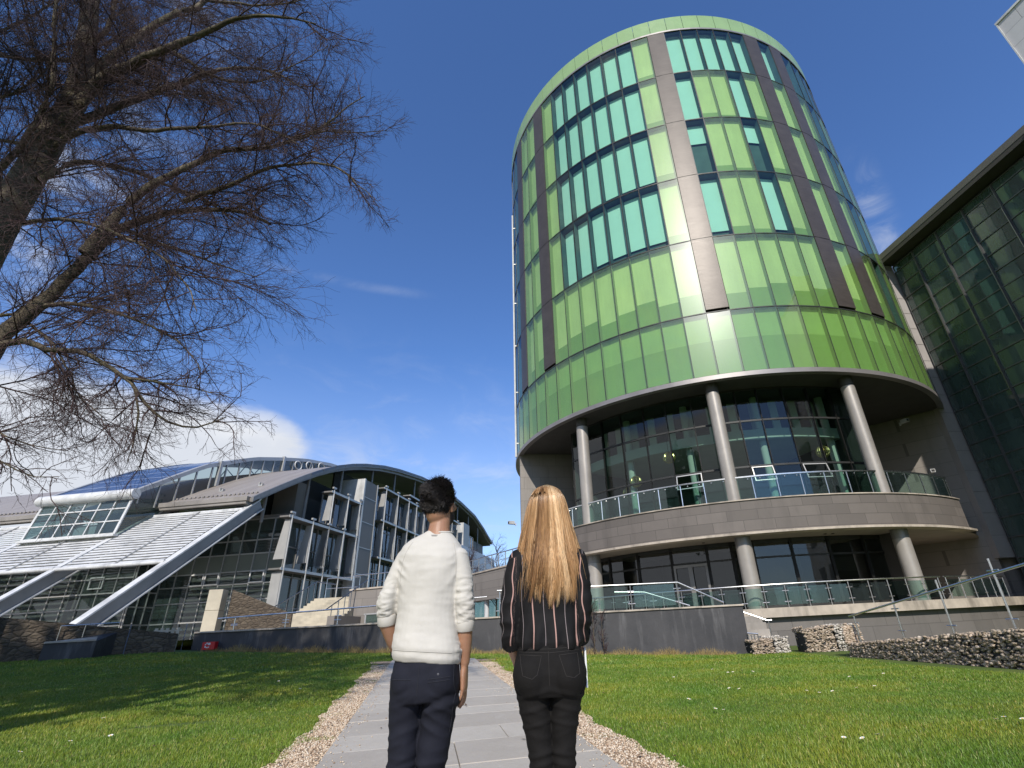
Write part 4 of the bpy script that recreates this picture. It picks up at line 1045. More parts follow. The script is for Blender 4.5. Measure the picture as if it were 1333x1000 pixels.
rail('stair_handrail', [W(4.3, -1.1, 2.18), W(3.2, -1.1, 2.12), W(1.6, -1.1, 1.58)], [W(3.9, -1.1, 1.3), W(2.9, -1.1, 1.3)], .72, 'inner sloping handrail behind the railing on the dark wall', False)
rail('terrace_railing', [W(19.3, -.4, 1.98), W(9.0, -.4, 2.22)], [W(18.6, -.4, 1.5), W(16.6, -.4, 1.5), W(14.6, -.4, 1.5), W(12.6, -.4, 1.5), W(10.4, -.4, 1.5)], [.48, .53, .58, .63, .68], 'long thin rail on the dark wall left of the man', False)

# gabions: stacked loose stones in wire cages
m, nt, bs = new_mat('gabion_stone')
at = nt.node('ShaderNodeAttribute', attribute_name='tone'); co = nt.coord('Object')
c = nt.ramp(at.outputs['Fac'], [(0, (.18, .145, .10)), (.3, (.33, .27, .185)), (.55, (.50, .385, .29)), (.8, (.60, .48, .36)), (1, (.72, .63, .52))])
c = nt.mix(nt.math('MULTIPLY', nt.noise(18, co, 5, .7), .8), c, (.34, .27, .20)); nt.set(bs.inputs['Base Color'], c); bs.inputs['Roughness'].default_value = .85
M['gabion_stone'] = m
m2, nt, bs = new_mat('gabion_sunlit'); at = nt.node('ShaderNodeAttribute', attribute_name='tone')  # sunlight on the gabion end faces, put into paler stone colours
nt.set(bs.inputs['Base Color'], nt.ramp(at.outputs['Fac'], [(0, (.34, .30, .25)), (.5, (.55, .50, .43)), (1, (.68, .64, .57))])); bs.inputs['Roughness'].default_value = .85
M['gabion_sunlit'] = m2
ico = bmesh.new(); bmesh.ops.create_icosphere(ico, subdivisions=1, radius=1); ico_v = np.array([v.co[:] for v in ico.verts]); ico_f = np.array([[v.index for v in f.verts] for f in ico.faces]); ico.free()
def stones(n, centre_fn, size, seed):
    r = np.random.default_rng(seed); c = centre_fn(r, n)
    V = ico_v[None] * r.uniform(.72, 1.25, (n, len(ico_v), 1)) * (size * r.uniform(.7, 1.35, (n, 1, 1))) * np.stack([r.uniform(.85, 1.4, n), r.uniform(.85, 1.4, n), r.uniform(.5, .8, n)], -1)[:, None]
    a = r.uniform(0, 6.28, n); ca, sa = np.cos(a)[:, None], np.sin(a)[:, None]
    t = r.normal(0, .25, n)[:, None]
    X = V[..., 0] * ca - V[..., 1] * sa; Y = V[..., 0] * sa + V[..., 1] * ca; Z = V[..., 2] + X * t
    P = np.stack([X, Y, Z], -1) + c[:, None]
    F = (np.arange(n)[:, None, None] * len(ico_v) + ico_f[None]).reshape(-1, 3)
    return P.reshape(-1, 3), F, np.repeat(r.random(n), len(ico_v))
def gabion(label, p, q, th, z0p, z1p, z0q, z1q, mat, seed, size=.055, dens=1.0):
    """from p to q (xy); bottom and top heights at each end; th = thickness away from us (to the left normal)"""
    p = Vector((*p, 0)); q = Vector((*q, 0)); d = q - p; nn = Vector((-d.y, d.x, 0)).normalized()
    t = empty('gabion_wall', (p.x, p.y, 0), 0, label, 'gabion')
    def cf(r, n):
        u = r.random(n); face = r.random(n)
        o = np.where(face < .55, r.uniform(0, .04, n), r.uniform(0, th, n))
        zb = z0p + (z0q - z0p) * u; zt = z1p + (z1q - z1p) * u
        v = np.where(face < .75, r.random(n), r.uniform(.9, 1.0, n)); 
        u = np.where(face > .86, np.where(r.random(n) < .5, 0.0, 1.0), u)
        z = zb + (zt - zb) * v
        return np.stack([d.x * u + nn.x * o, d.y * u + nn.y * o, z], -1)
    hgt = (z1p - z0p + z1q - z0q) / 2
    n = int(dens * (d.length * hgt / (size * size * 2.2) * 2.0 + d.length * th / (size * size * 3)))
    V, F, T = stones(n, cf, size, seed)
    link_mesh('stones', raw_mesh('stones', V, F, mat, attrs={'tone': T}), t)
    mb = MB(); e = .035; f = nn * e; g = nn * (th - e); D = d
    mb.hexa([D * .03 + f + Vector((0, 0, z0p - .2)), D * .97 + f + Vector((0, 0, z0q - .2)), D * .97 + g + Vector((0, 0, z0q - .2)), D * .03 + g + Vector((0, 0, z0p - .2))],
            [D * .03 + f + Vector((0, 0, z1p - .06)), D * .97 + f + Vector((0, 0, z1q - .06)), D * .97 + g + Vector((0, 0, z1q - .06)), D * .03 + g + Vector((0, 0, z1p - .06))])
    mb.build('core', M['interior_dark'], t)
    mb = MB(); o = -nn * .075; nw = max(2, int(d.length / .35))
    for k in range(nw + 1):
        u = k / nw; b0 = D * u + o; mb.tube([b0 + Vector((0, 0, z0p + (z0q - z0p) * u)), b0 + Vector((0, 0, z1p + (z1q - z1p) * u + .03))], .003, 4)
    for k in range(5):
        v = k / 4; mb.tube([o + Vector((0, 0, z0p + (z1p - z0p) * v)), D + o + Vector((0, 0, z0q + (z1q - z0q) * v))], .003, 4)
    mb.build('wire_cage', M['dark_steel'], t)
    return t
gabion('long brown gabion stone wall beside the lawn, rising along the right hand ramp', (7.68, 15.7), (8.4, 8.2), .5, 0, .30, 0, .80, M['gabion_stone'], 21, .040)
gabion('dark gabion block at the left of the small gap by the stone plinth', (6.05, 18.55), (6.75, 18.60), .9, 0, .38, 0, .44, M['gabion_stone'], 22, .036)
gabion('gabion end coloured pale as if sunlit, beside the dark wall end', (6.78, 18.58), (7.25, 18.62), .9, 0, .50, 0, .42, M['gabion_sunlit'], 23, .036)
gabion('brown gabion block in front of the tower plinth', (7.62, 18.2), (8.58, 18.15), .9, 0, .62, 0, .76, M['gabion_stone'], 24, .036)
gabion('square topped gabion end coloured pale as if sunlit, right of the brown one', (8.62, 18.15), (9.25, 18.1), .9, 0, .76, 0, .74, M['gabion_sunlit'], 25, .036)
# ramp behind the long gabion with its handrail
mb = MB(); mb.hexa([(8.25, 15.9, -.2), (8.95, 8.0, -.2), (10.6, 8.1, -.2), (9.9, 16.0, -.2)], [(8.25, 15.9, .05), (8.95, 8.0, .62), (10.6, 8.1, .62), (9.9, 16.0, .05)]); o = mb.build('ramp', M['concrete']); tag(o, 'paved ramp rising behind the long gabion wall', 'ramp', kind='structure')
gp = lambda t, z: (7.95 + .72 * t, 15.7 - 7.5 * t, z)
pts = [gp(0, .98), gp(.9, 1.85)]
posts = [gp(t, .27 + .48 * t) for t in (.03, .26, .47, .67, .86)]
rail('ramp_handrail', pts, posts, [.74, .93, 1.14, 1.31, 1.48], 'long steel handrail climbing to the right above the long gabion wall', False)
# steps down between the gabions with small rails
mb = MB()
for k in range(5): mb.box(5.9, 7.4, 19.8 + .3 * k, 20.15 + .3 * k, .0, .25 + .22 * k)
tag(mb.build('steps', M['concrete']), 'short flight of steps behind the small gabions', 'steps', kind='structure')
rail('step_handrail', [(6.05, 19.6, 1.36), (6.95, 19.35, .98), (7.12, 19.3, .97)], [(7.0, 19.3, 0)], .95, 'sloping steel handrail above the pale gabion by the dark wall', False)
rail('step_balustrade', [(6.1, 19.0, .62), (6.45, 19.0, .58)], [(6.12, 19.0, 0), (6.22, 19.0, 0), (6.32, 19.0, 0), (6.44, 19.0, 0)], .56, 'low steel balusters over the small dark gabion beside the wall end', False)
# stone podium behind the man, with windows below and a rail on top
def simple_wall(name, label, cat, p, q, z0, z1, z1q, th, mat, top=None):
    t = empty(name, (p[0], p[1], 0), 0, label, cat); P = Vector((0, 0, 0)); Q = Vector((q[0] - p[0], q[1] - p[1], 0)); d = Q.normalized(); n = Vector((-d.y, d.x, 0)); n = n if n.y > 0 else -n
    mb = MB(); A = [P, Q, Q + n * th, P + n * th]; zt = [z1, z1q, z1q, z1]
    A = A if d.x > 0 else [A[1], A[0], A[3], A[2]]; zt = zt if d.x > 0 else [zt[1], zt[0], zt[3], zt[2]]
    mb.hexa([v + Vector((0, 0, z0)) for v in A], [v + Vector((0, 0, z)) for v, z in zip(A, zt)]); mb.build('wall_body', mat, t)
    if top:
        mb = MB(); o = -n * .06; B = [P + o, Q + o, Q + n * (th + .06), P + n * (th + .06)]; B = B if d.x > 0 else [B[1], B[0], B[3], B[2]]
        mb.hexa([v + Vector((0, 0, z + .003)) for v, z in zip(B, zt)], [v + Vector((0, 0, z + .09)) for v, z in zip(B, zt)]); mb.build('coping', top, t)
    return t
M['podium_stone'] = bricky('podium_stone', (.24, .215, .19), 1.4, .45, .01, .75, .12, vecmode='sum')
pd = simple_wall('podium_wall', 'curving brown stone podium wall with a rail between the man and the tower', 'wall', (-8.2, 39.6), (-2.3, 31.9), 2.95, 4.62, 4.72, .6, M['podium_stone'], M['beige_stone'])
v = Vector((5.9, -7.7, 0)); mb = MB(); 
for k in range(12):
    p = v * (k / 11) + Vector((.3, .2, 4.75)); mb.tube([p, p + Vector((0, 0, .95))], .03, 6)
mb.tube([Vector((.3, .2, 5.7)), v + Vector((.3, .2, 5.75))], .035, 6); mb.tube([Vector((.3, .2, 5.25)), v + Vector((.3, .2, 5.3))], .02, 6)
mb.build('rail', M['steel'], pd, True)
mb = MB(); mb.mat(0).hexa([(.3, .6, 1.3), v + Vector((.3, .6, 1.3)), v + Vector((.6, .8, 1.3)), (.6, .8, 1.3)], [(.3, .6, 2.94), v + Vector((.3, .6, 2.94)), v + Vector((.6, .8, 2.94)), (.6, .8, 2.94)])
mb.build('window_band', M['ground_glass'], pd)
for k in range(5):
    p = v * (k / 5 + .1) + Vector((.2, .3, 0)); mb = MB(); mb.tube([p + Vector((0, 0, 1.3)), p + Vector((0, 0, 2.95))], .16, 12); mb.build('pillar', M['white_metal'], pd, True)
pw = simple_wall('stair_wall', 'brown stone wall with a window strip beside the cream stairs left of the man', 'wall', (-12.6, 31.9), (-6.6, 30.8), 1.2, 3.62, 3.75, .8, M['podium_stone'], M['beige_stone'])
mb = MB(); mb.mat(0).box(1.5, 5.6, -.52, -.48, 1.45, 2.25); mb.mat(1)
for x in (1.5, 2.3, 3.1, 3.9, 4.7, 5.5): mb.box(x - .03, x + .05, -.56, -.52, 1.4, 2.3)
mb.box(1.4, 5.7, -.56, -.50, 2.25, 2.32); win = mb.build('window', [M['arch_glass'], M['silver_panel']], pw); win.rotation_euler.z = math.atan2(-1.1, 6.0); 
mb = MB(); 
for k in range(7):
    p = Vector((6.0, -1.1, 0)) * (k / 6) + Vector((0, .3, 3.7)); mb.tube([p, p + Vector((0, 0, .8))], .022, 6)
mb.tube([(0, .3, 4.5), (6, -.8, 4.6)], .03, 6); mb.build('rail', M['steel'], pw, True)
# cream staircase
st = empty('staircase', (-15.9, 29.6, 0), R(-6), 'cream stone staircase with steel handrails rising towards the glass building', 'staircase')
mb = MB()
for k in range(13): mb.box(0, 3.4, .34 * k, .34 * k + .36 if k < 12 else 7, 1.0, 1.62 + .15 * k)
mb.build('steps', M['cream_stone'], st)
for x in (-.05, 3.45):
    mb = MB(); mb.tube([(x, -.5, 2.5), (x, 4.2, 4.4), (x, 6.5, 4.4)], .03, 6)
    for k in range(7): mb.tube([(x, .1 + .66 * k, 1.6 + .29 * k), (x, .1 + .66 * k, 2.74 + .27 * k)], .022, 6)
    mb.build('handrail', M['dark_steel'], st, True)
mb = MB(); mb.box(3.55, 3.95, -.4, 5.2, 1.0, 2.2); mb.build('string_wall', M['podium_stone'], st)
mb = MB(); mb.tube([(.4, 4.6, 3.4), (.4, 4.6, 4.6), (2.6, 4.6, 4.6), (2.6, 4.6, 3.4)], .03, 6); mb.tube([(.4, 4.6, 4.0), (2.6, 4.6, 4.0)], .02, 6); mb.build('landing_rail', M['steel'], st, True)
# rough stone walls at the left
m, nt, bs = new_mat('rubble')
co = nt.coord('Object', (1.0, 1.0, 1.8)); vo = nt.node('ShaderNodeTexVoronoi'); vo.inputs['Scale'].default_value = 4.2; nt.l.new(co, vo.inputs['Vector'])
ve = nt.node('ShaderNodeTexVoronoi', feature='DISTANCE_TO_EDGE'); ve.inputs['Scale'].default_value = 4.2; nt.l.new(co, ve.inputs['Vector'])
sp = nt.node('ShaderNodeSeparateColor'); nt.l.new(vo.outputs['Color'], sp.inputs[0])
c = nt.ramp(sp.outputs[0], [(0, (.095, .072, .05)), (.5, (.135, .104, .072)), (1, (.19, .15, .105))])
c = nt.mix(nt.math('MULTIPLY', nt.noise(9, co, 5, .7), .7), c, (.07, .055, .04))
c = nt.mix(nt.math('MULTIPLY', nt.math('SUBTRACT', .09, ve.outputs['Distance'], clamp=True), 8.0, clamp=True), c, (.045, .036, .028))
nt.set(bs.inputs['Base Color'], c); bs.inputs['Roughness'].default_value = .9
b = nt.node('ShaderNodeBump'); b.inputs['Strength'].default_value = 1.0; b.inputs['Distance'].default_value = .12
h = nt.math('MULTIPLY_ADD', nt.noise(12, co, 5), .4, nt.math('MINIMUM', ve.outputs['Distance'], .2)); nt.set(b.inputs['Height'], h); nt.set(bs.inputs['Normal'], b)
M['rubble'] = m
a = simple_wall('rubble_wall', 'rough brown rubble wall sloping down behind the left lawn', 'wall', (-19.2, 15.0), (-13.85, 19.85), .2, 2.50, 1.52, .6, M['rubble'])
mb = MB(); mb.hexa([(1.0, .55, .2), (2.0, 1.5, .2), (1.5, 2.0, .2), (.5, 1.0, .2)], [(1.0, .55, 2.5), (2.0, 1.5, 2.34), (1.5, 2.0, 2.34), (.5, 1.0, 2.5)])
o = mb.build('end_block', M['cream_stone'], a); o.scale = (1, 1, 1.01)
b_ = simple_wall('rubble_wall', 'rough stone wedge wall sloping down right of the cream pillar', 'wall', (-15.75, 25.6), (-13.2, 26.6), 1.0, 3.45, 2.3, .5, M['rubble'])
pl = empty('stone_pillar', (-16.15, 25.2, 0), R(10), 'cream stone pillar at the head of the rough wedge wall', 'pillar')
mb = MB(); mb.box(-.3, .3, -.3, .3, 1.0, 2.52); mb.box(-.3, .3, -.3, .3, 2.53, 3.42); mb.build('shaft', M['cream_stone'], pl, bevel=.015)
# dark planter wall with rail in front of the rubble wall
pt = empty('planter_wall', (-16.15, 17.2, 0), R(39), 'dark low planter wall with a thin rail in front of the rough left wall', 'wall')
mb = MB(); mb.hexa([(0, 0, .3), (1.25, 0, .3), (1.8, .6, .3), (0, .6, .3)], [(0, 0, 1.36), (1.25, 0, 1.38), (1.8, .6, 1.66), (0, .6, 1.36)]); mb.build('wall_body', M['dark_render'], pt)
mb = MB(); mb.hexa([(0, -.04, 1.365), (1.24, -.04, 1.385), (1.24, .2, 1.47), (0, .2, 1.37)], [(0, -.04, 1.41), (1.24, -.04, 1.43), (1.24, .2, 1.515), (0, .2, 1.415)]); mb.build('coping', M['beige_stone'], pt)
mb = MB(); mb.tube([(.25, .3, 1.86), (1.7, .35, 1.92)], .016, 6); mb.tube([(.25, .3, 1.3), (.25, .3, 1.86)], .014, 6); mb.tube([(.85, .32, 1.3), (.85, .32, 1.88)], .014, 6); mb.build('rail', M['steel'], pt, True)
sg = empty('slatted_gate', (-13.95, 20.0, 0), R(20), 'small pale slatted gate at the left end of the dark wall', 'gate')
mb = MB()
for k in range(5): mb.box(-.75 + .17 * k, -.66 + .17 * k, -.03, .03, .85, 1.72)
mb.box(-.78, .1, -.02, .02, 1.60, 1.66); mb.build('slats', M['cream_stone'], sg)
M['blue_paint'] = surf('blue_paint', (.10, .13, .20), .5, 0, .1, 4)
for (x, y, lab) in ((-14.9, 18.9, 'slim blue post by the right end of the rough left wall'), (-14.4, 21.0, 'slim blue post behind the pale slatted gate')):
    mb = MB(); mb.tube([(0, 0, .3), (0, 0, 1.85)], .014, 8); mb.blob((0, 0, 1.86), .02, .02, .02, 8, 5); o = mb.build('marker_post', M['blue_paint'], None, True); o.location = (x, y, 0); tag(o, lab, 'post')
# red sign on the dark wall
M['red_paint'] = surf('red_paint', (.55, .015, .02), .45, 0, .08, 4)
sgn = empty('red_sign', W(19.0, .06, 0), math.atan2(WD.y, WD.x) + pi, 'small red sign with white marks low on the left end of the dark wall', 'sign')
mb = MB(); mb.mat(0).box(-.20, .27, -.20, -.02, .95, 1.20); mb.mat(1)
for (x, z, w_, h_) in ((-.12, 1.10, .05, .05), (-.06, 1.14, .06, .06), (.02, 1.10, .11, .09), (-.12, 1.0, .06, .07), (-.05, .98, .09, .045), (.05, .99, .05, .05)): mb.box(x * .8, x * .8 + w_ * .8, -.206, -.201, z * .8 + .22, z * .8 + .22 + h_ * .8)
mb.build('panel', [M['red_paint'], M['white_metal']], sgn)
# ------------------------------------------------------------------ trees
m, nt, bs = new_mat('bark')
co = nt.coord('Object'); n = nt.noise(6, nt.coord('Object', (1, 1, .6)), 7, .7)
c = nt.ramp(n, [(.25, (.04, .032, .022)), (.5, (.105, .084, .056)), (.75, (.21, .175, .12))])
c = nt.mix(nt.math('MULTIPLY', nt.math('SUBTRACT', nt.noise(1.4, co, 5, .6), .5, clamp=True), 3.0, clamp=True), c, (.10, .105, .045))
nt.set(bs.inputs['Base Color'], c); bs.inputs['Roughness'].default_value = .9
b = nt.node('ShaderNodeBump'); b.inputs['Strength'].default_value = .8; b.inputs['Distance'].default_value = .03
nt.set(b.inputs['Height'], nt.noise(22, co, 6, .7)); nt.set(bs.inputs['Normal'], b)
M['bark'] = m
M['twig'] = surf('twig', (.062, .034, .033), .8, 0, .4, 1.5)

def tubes(P, r, S=3):
    """P (n,K,3) polylines, r (n,K): open tubes as quads"""
    n, K, _ = P.shape
    T = np.empty_like(P); T[:, 1:-1] = P[:, 2:] - P[:, :-2]; T[:, 0] = P[:, 1] - P[:, 0]; T[:, -1] = P[:, -1] - P[:, -2]
    T /= np.linalg.norm(T, axis=-1, keepdims=True) + 1e-9
    ref = np.where(np.abs(T[..., 2:3]) < .9, np.array([0, 0, 1.]), np.array([1., 0, 0]))
    U = np.cross(T, ref); U /= np.linalg.norm(U, axis=-1, keepdims=True) + 1e-9; W_ = np.cross(T, U)
    a = 2 * pi * np.arange(S) / S
    V = P[:, :, None] + (U[:, :, None] * np.cos(a)[None, None, :, None] + W_[:, :, None] * np.sin(a)[None, None, :, None]) * r[:, :, None, None]
    base = (np.arange(n) * K * S)[:, None, None] + (np.arange(K - 1) * S)[None, :, None]
    k = np.arange(S); k2 = (k + 1) % S
    F = np.stack(np.broadcast_arrays(base + k, base + k2, base + S + k2, base + S + k), -1)
    return V.reshape(-1, 3), F.reshape(-1, 4)

def resample(P, r0, r1, step):
    P = np.array(P, float); seg = np.linalg.norm(np.diff(P, axis=0), axis=1); s = np.concatenate([[0], np.cumsum(seg)])
    n = max(3, int(s[-1] / step)); t = np.linspace(0, s[-1], n)
    # smooth by Catmull-Rom through the given points
    idx = np.clip(np.searchsorted(s, t, side='right') - 1, 0, len(P) - 2); u = (t - s[idx]) / (seg[idx] + 1e-9)
    p1 = P[idx]; p2 = P[idx + 1]; p0 = P[np.maximum(idx - 1, 0)]; p3 = P[np.minimum(idx + 2, len(P) - 1)]
    u = u[:, None]
    Q = .5 * (2 * p1 + (p2 - p0) * u + (2 * p0 - 5 * p1 + 4 * p2 - p3) * u ** 2 + (3 * p1 - p0 - 3 * p2 + p3) * u ** 3)
    return Q, r0 + (r1 - r0) * (t / s[-1]) ** .8

def grow(r, P, rad, spacing, lmin, lmax, rmax, rend, K, droop, spread, keep=1.0, tmin=.1, wig=.18, outw=None):
    """side shoots from a set of polylines. P (n,K,3) -> new polylines (m,Kn,3), radii"""
    n, Kp, _ = P.shape
    seg = np.linalg.norm(np.diff(P, axis=1), axis=-1); L = seg.sum(1)
    cnt = np.maximum((L / spacing * keep).astype(int), 1)
    src = np.repeat(np.arange(n), cnt); m_ = len(src)
    t = r.uniform(tmin, 1.0, m_) * (Kp - 1); i = np.minimum(t.astype(int), Kp - 2); f = (t - i)[:, None]
    p = P[src, i] * (1 - f) + P[src, i + 1] * f
    d = P[src, i + 1] - P[src, i]; d /= np.linalg.norm(d, axis=-1, keepdims=True) + 1e-9
    q = r.normal(size=(m_, 3)); q -= d * (q * d).sum(-1, keepdims=True); q /= np.linalg.norm(q, axis=-1, keepdims=True) + 1e-9
    ang = r.uniform(*spread, m_)[:, None]
    dr = d * np.cos(ang) + q * np.sin(ang)
    if outw is not None: dr += outw; dr /= np.linalg.norm(dr, axis=-1, keepdims=True)
    tt = t / (Kp - 1)
    ln = r.uniform(lmin, lmax, m_) * (1.1 - .5 * tt) * np.clip(L[src] / (L.mean() + 1e-9), .5, 1.4)
    r0 = np.minimum(rmax, (rad[src, i] * .55)); r0 = np.maximum(r0, rend * 1.3)
    Q = np.empty((m_, K, 3)); Q[:, 0] = p; step = (ln / (K - 1))[:, None]
    for k in range(1, K):
        dr = dr + r.normal(size=(m_, 3)) * wig; dr[:, 2] += -droop
        dr /= np.linalg.norm(dr, axis=-1, keepdims=True)
        Q[:, k] = Q[:, k - 1] + dr * step
    R_ = r0[:, None] + (rend - r0)[:, None] * np.linspace(0, 1, K)[None]
    return Q, R_

LIMBS = [
    ('T', [(-7.82,5.35,5.22), (-7.89,5.38,6.72), (-7.89,5.41,7.89), (-7.94,5.44,8.87), (-7.95,5.47,9.70), (-8.36,5.51,11.22), (-8.88,5.54,12.85), (-9.80,5.57,15.77), (-11.18,5.60,20.47)], 0.300, 0.100),
    ('a', [(-7.79,5.35,9.21), (-7.98,5.52,10.12), (-7.74,5.68,11.47), (-7.40,5.85,12.72), (-7.06,6.02,13.63), (-6.52,6.18,15.52), (-6.24,6.35,18.54)], 0.130, 0.020),
    ('b', [(-7.81,5.35,8.29), (-7.47,5.26,9.07), (-7.18,5.18,9.54), (-6.63,5.09,9.83), (-6.05,5.01,10.04), (-5.26,4.92,10.42), (-4.55,4.84,10.38), (-3.66,4.75,9.93)], 0.170, 0.012),
    ('c', [(-7.76,5.35,8.65), (-7.32,5.48,9.21), (-6.76,5.62,9.82), (-6.18,5.75,10.40), (-5.87,5.88,10.81), (-5.22,6.02,10.85), (-4.46,6.15,10.42)], 0.120, 0.012),
    ('d', [(-7.75,5.35,8.20), (-7.12,5.29,8.55), (-6.04,5.23,8.36), (-4.99,5.17,8.16), (-4.21,5.11,8.03), (-3.39,5.05,7.43)], 0.075, 0.008),
    ('e', [(-7.62,5.35,7.52), (-7.39,5.59,8.23), (-6.99,5.83,8.36), (-6.44,6.07,8.29), (-5.75,6.31,8.08), (-5.01,6.55,7.47)], 0.075, 0.008),
    ('s', [(-7.16,5.35,3.46), (-7.12,5.42,4.41), (-7.13,5.48,4.97), (-6.92,5.55,5.56), (-6.71,5.62,6.28), (-6.51,5.68,6.89), (-6.09,5.75,7.27), (-5.58,5.82,7.43), (-5.01,5.88,7.46), (-4.44,5.95,7.23)], 0.210, 0.030),
    ('f', [(-6.39,5.35,6.03), (-6.08,5.38,7.02), (-5.50,5.41,7.71), (-5.02,5.44,8.10), (-4.31,5.46,8.17), (-3.96,5.49,8.36), (-3.45,5.52,8.82), (-2.92,5.55,9.48)], 0.110, 0.010),
    ('f2', [(-4.03,5.60,8.50), (-3.67,5.73,8.80), (-3.23,5.87,9.02), (-2.61,6.00,9.19)], 0.030, 0.005),
    ('g', [(-5.49,5.60,7.20), (-4.67,5.50,7.47), (-4.06,5.40,7.65), (-3.17,5.30,7.55), (-2.66,5.20,7.00), (-2.38,5.10,6.70)], 0.060, 0.006),
    ('h', [(-6.89,5.35,4.60), (-6.41,5.43,4.54), (-5.97,5.52,4.48), (-5.45,5.60,4.19), (-4.96,5.68,3.67), (-4.55,5.77,3.52), (-4.21,5.85,3.66)], 0.085, 0.010),
    ('i', [(-5.45,5.60,4.19), (-5.00,5.47,3.99), (-4.48,5.33,3.81), (-3.93,5.20,3.60)], 0.030, 0.006),
    ('j', [(-5.25,5.60,4.02), (-5.07,5.60,3.59), (-5.01,5.60,3.05)], 0.025, 0.005),
    ('k', [(-6.98,5.35,3.84), (-6.51,5.40,3.49), (-6.21,5.45,3.30), (-5.96,5.50,3.23), (-5.67,5.55,3.18)], 0.035, 0.006),
    ('l', [(-6.69,5.35,3.20), (-6.15,5.25,3.00), (-5.65,5.15,2.84), (-5.30,5.05,2.81)], 0.030, 0.006),
    ('m', [(-10.33,5.35,11.12), (-10.38,5.55,12.08), (-10.34,5.75,12.98), (-10.42,5.95,13.95), (-10.29,6.15,15.47)], 0.060, 0.020),
    ('n', [(-9.37,5.35,8.77), (-8.73,5.20,9.07), (-8.22,5.05,9.10), (-7.80,4.90,9.32), (-7.62,4.75,9.86)], 0.050, 0.012),
    ('o', [(-8.26,5.35,7.65), (-7.87,5.18,8.09), (-7.60,5.02,8.55), (-7.49,4.85,9.03), (-7.58,4.68,9.74), (-7.65,4.52,10.49), (-7.86,4.35,11.79)], 0.080, 0.020),
    ('p', [(-8.41,5.60,11.38), (-8.54,5.73,12.39), (-9.07,5.87,14.11), (-9.70,6.00,16.82)], 0.070, 0.020),
    ('q', [(-6.42,5.60,6.80), (-6.02,5.75,6.64), (-5.37,5.90,6.43), (-4.84,6.05,6.30), (-4.42,6.20,6.17)], 0.050, 0.008),
    ('r', [(-7.10,5.60,5.35), (-6.38,5.52,5.31), (-5.74,5.44,5.15), (-5.07,5.36,4.82), (-4.46,5.28,4.40), (-4.12,5.20,4.01)], 0.050, 0.007),
    ('u', [(-8.15,5.60,6.80), (-7.28,5.44,6.74), (-6.34,5.28,6.38), (-5.38,5.12,5.77), (-4.54,4.96,4.98), (-4.09,4.80,4.40)], 0.060, 0.007),
    ('v', [(-6.77,5.60,11.10), (-6.04,5.72,10.46), (-5.24,5.85,10.37), (-4.72,5.97,11.10), (-4.22,6.10,11.88)], 0.050, 0.006),
    ('w', [(-6.57,5.60,12.76), (-5.63,5.70,12.60), (-4.79,5.80,12.86), (-4.27,5.90,13.29)], 0.050, 0.006),
    ('x', [(-7.47,5.60,5.25), (-6.80,5.52,4.91), (-6.13,5.45,4.26), (-5.69,5.38,3.78), (-5.25,5.30,3.48)], 0.040, 0.006),
]
t = empty('bare_tree', (-7.8, 5.35, 0), 0, 'large leafless tree with a dense purplish web of twigs in the upper left', 'tree')
org = np.array([-7.8, 5.35, 0])
r = np.random.default_rng(4)
VV, FF, off = [], [], 0
def put(V, F):
    global off
    VV.append(V - org); FF.append(F + off); off += len(V)
limb_lines = []
Pt, Rt = resample([(-7.7, 5.3, -.3), (-7.75, 5.32, 1.5), (-7.78, 5.34, 3.4)] + LIMBS[0][1], .33, .045, .3)
Rt[0] = .55; Rt[1] = .47
V, F = tubes(Pt[None], Rt[None], 16); put(V, F); limb_lines.append((Pt, Rt))
# main limbs join the trunk
for name, pts, r0, r1 in LIMBS[1:]:
    pts = [tuple(p) for p in pts]
    if name in 'smnouxk' or name in ('l', 'h'):
        z = pts[0][2] - .5; j = int(np.argmin(abs(Pt[:, 2] - z))); pts = [tuple(Pt[j])] + pts
    P_, R_ = resample(pts, r0 * .72, r1 * .72, .16)
    P_[2:] += (np.cumsum(r.normal(0, .012, (len(P_) - 2, 3)), 0))
    V, F = tubes(P_[None], R_[None], 9); put(V, F); limb_lines.append((P_, R_ / .72))
trunk = link_mesh('trunk', raw_mesh('trunk', np.concatenate(VV), np.concatenate(FF), M['bark'], True), t)
VV, FF, off = [], [], 0
# limbs as equal length polylines for the growth steps
def equal(P, K):
    i = np.linspace(0, len(P) - 1, K); a = np.floor(i).astype(int).clip(0, len(P) - 2); f = (i - a)[:, None]
    return P[a] * (1 - f) + P[a + 1] * f
lp = np.stack([equal(P, 14) for P, R_ in limb_lines]); lr = np.stack([np.interp(np.linspace(0, 1, 14), np.linspace(0, 1, len(R_)), R_) for P, R_ in limb_lines])
lp = lp[1:]; lr = lr[1:]
B1, R1 = grow(r, lp, lr, .18, .7, 1.8, .0115, .0036, 8, .02, (.4, 1.15), tmin=.12, wig=.17, outw=np.array([.10, .02, .03]))
Bt, Rt1 = grow(r, equal(Pt, 14)[None], np.full((1, 14), .1), .26, 1.2, 2.6, .015, .004, 8, -.01, (.6, 1.3), tmin=.35, wig=.16, outw=np.array([.3, .1, .1]))
B1 = np.concatenate([B1, Bt]); R1 = np.concatenate([R1, Rt1])
B2, R2 = grow(r, B1, R1, .085, .28, .90, .0042, .0018, 6, .035, (.35, 1.1), tmin=.12, wig=.20)
B3, R3 = grow(r, B2, R2, .048, .10, .36, .0025, .0013, 4, .05, (.35, 1.0), tmin=.08, wig=.22)
print('twigs', len(B1), len(B2), len(B3))
for P_, R_, S in ((B1, R1, 6), (B2, R2, 4), (B3, R3, 3)):
    V, F = tubes(P_, R_, S); put(V, F)
crown = link_mesh('crown', raw_mesh('crown', np.concatenate(VV), np.concatenate(FF), M['twig'], True), t)

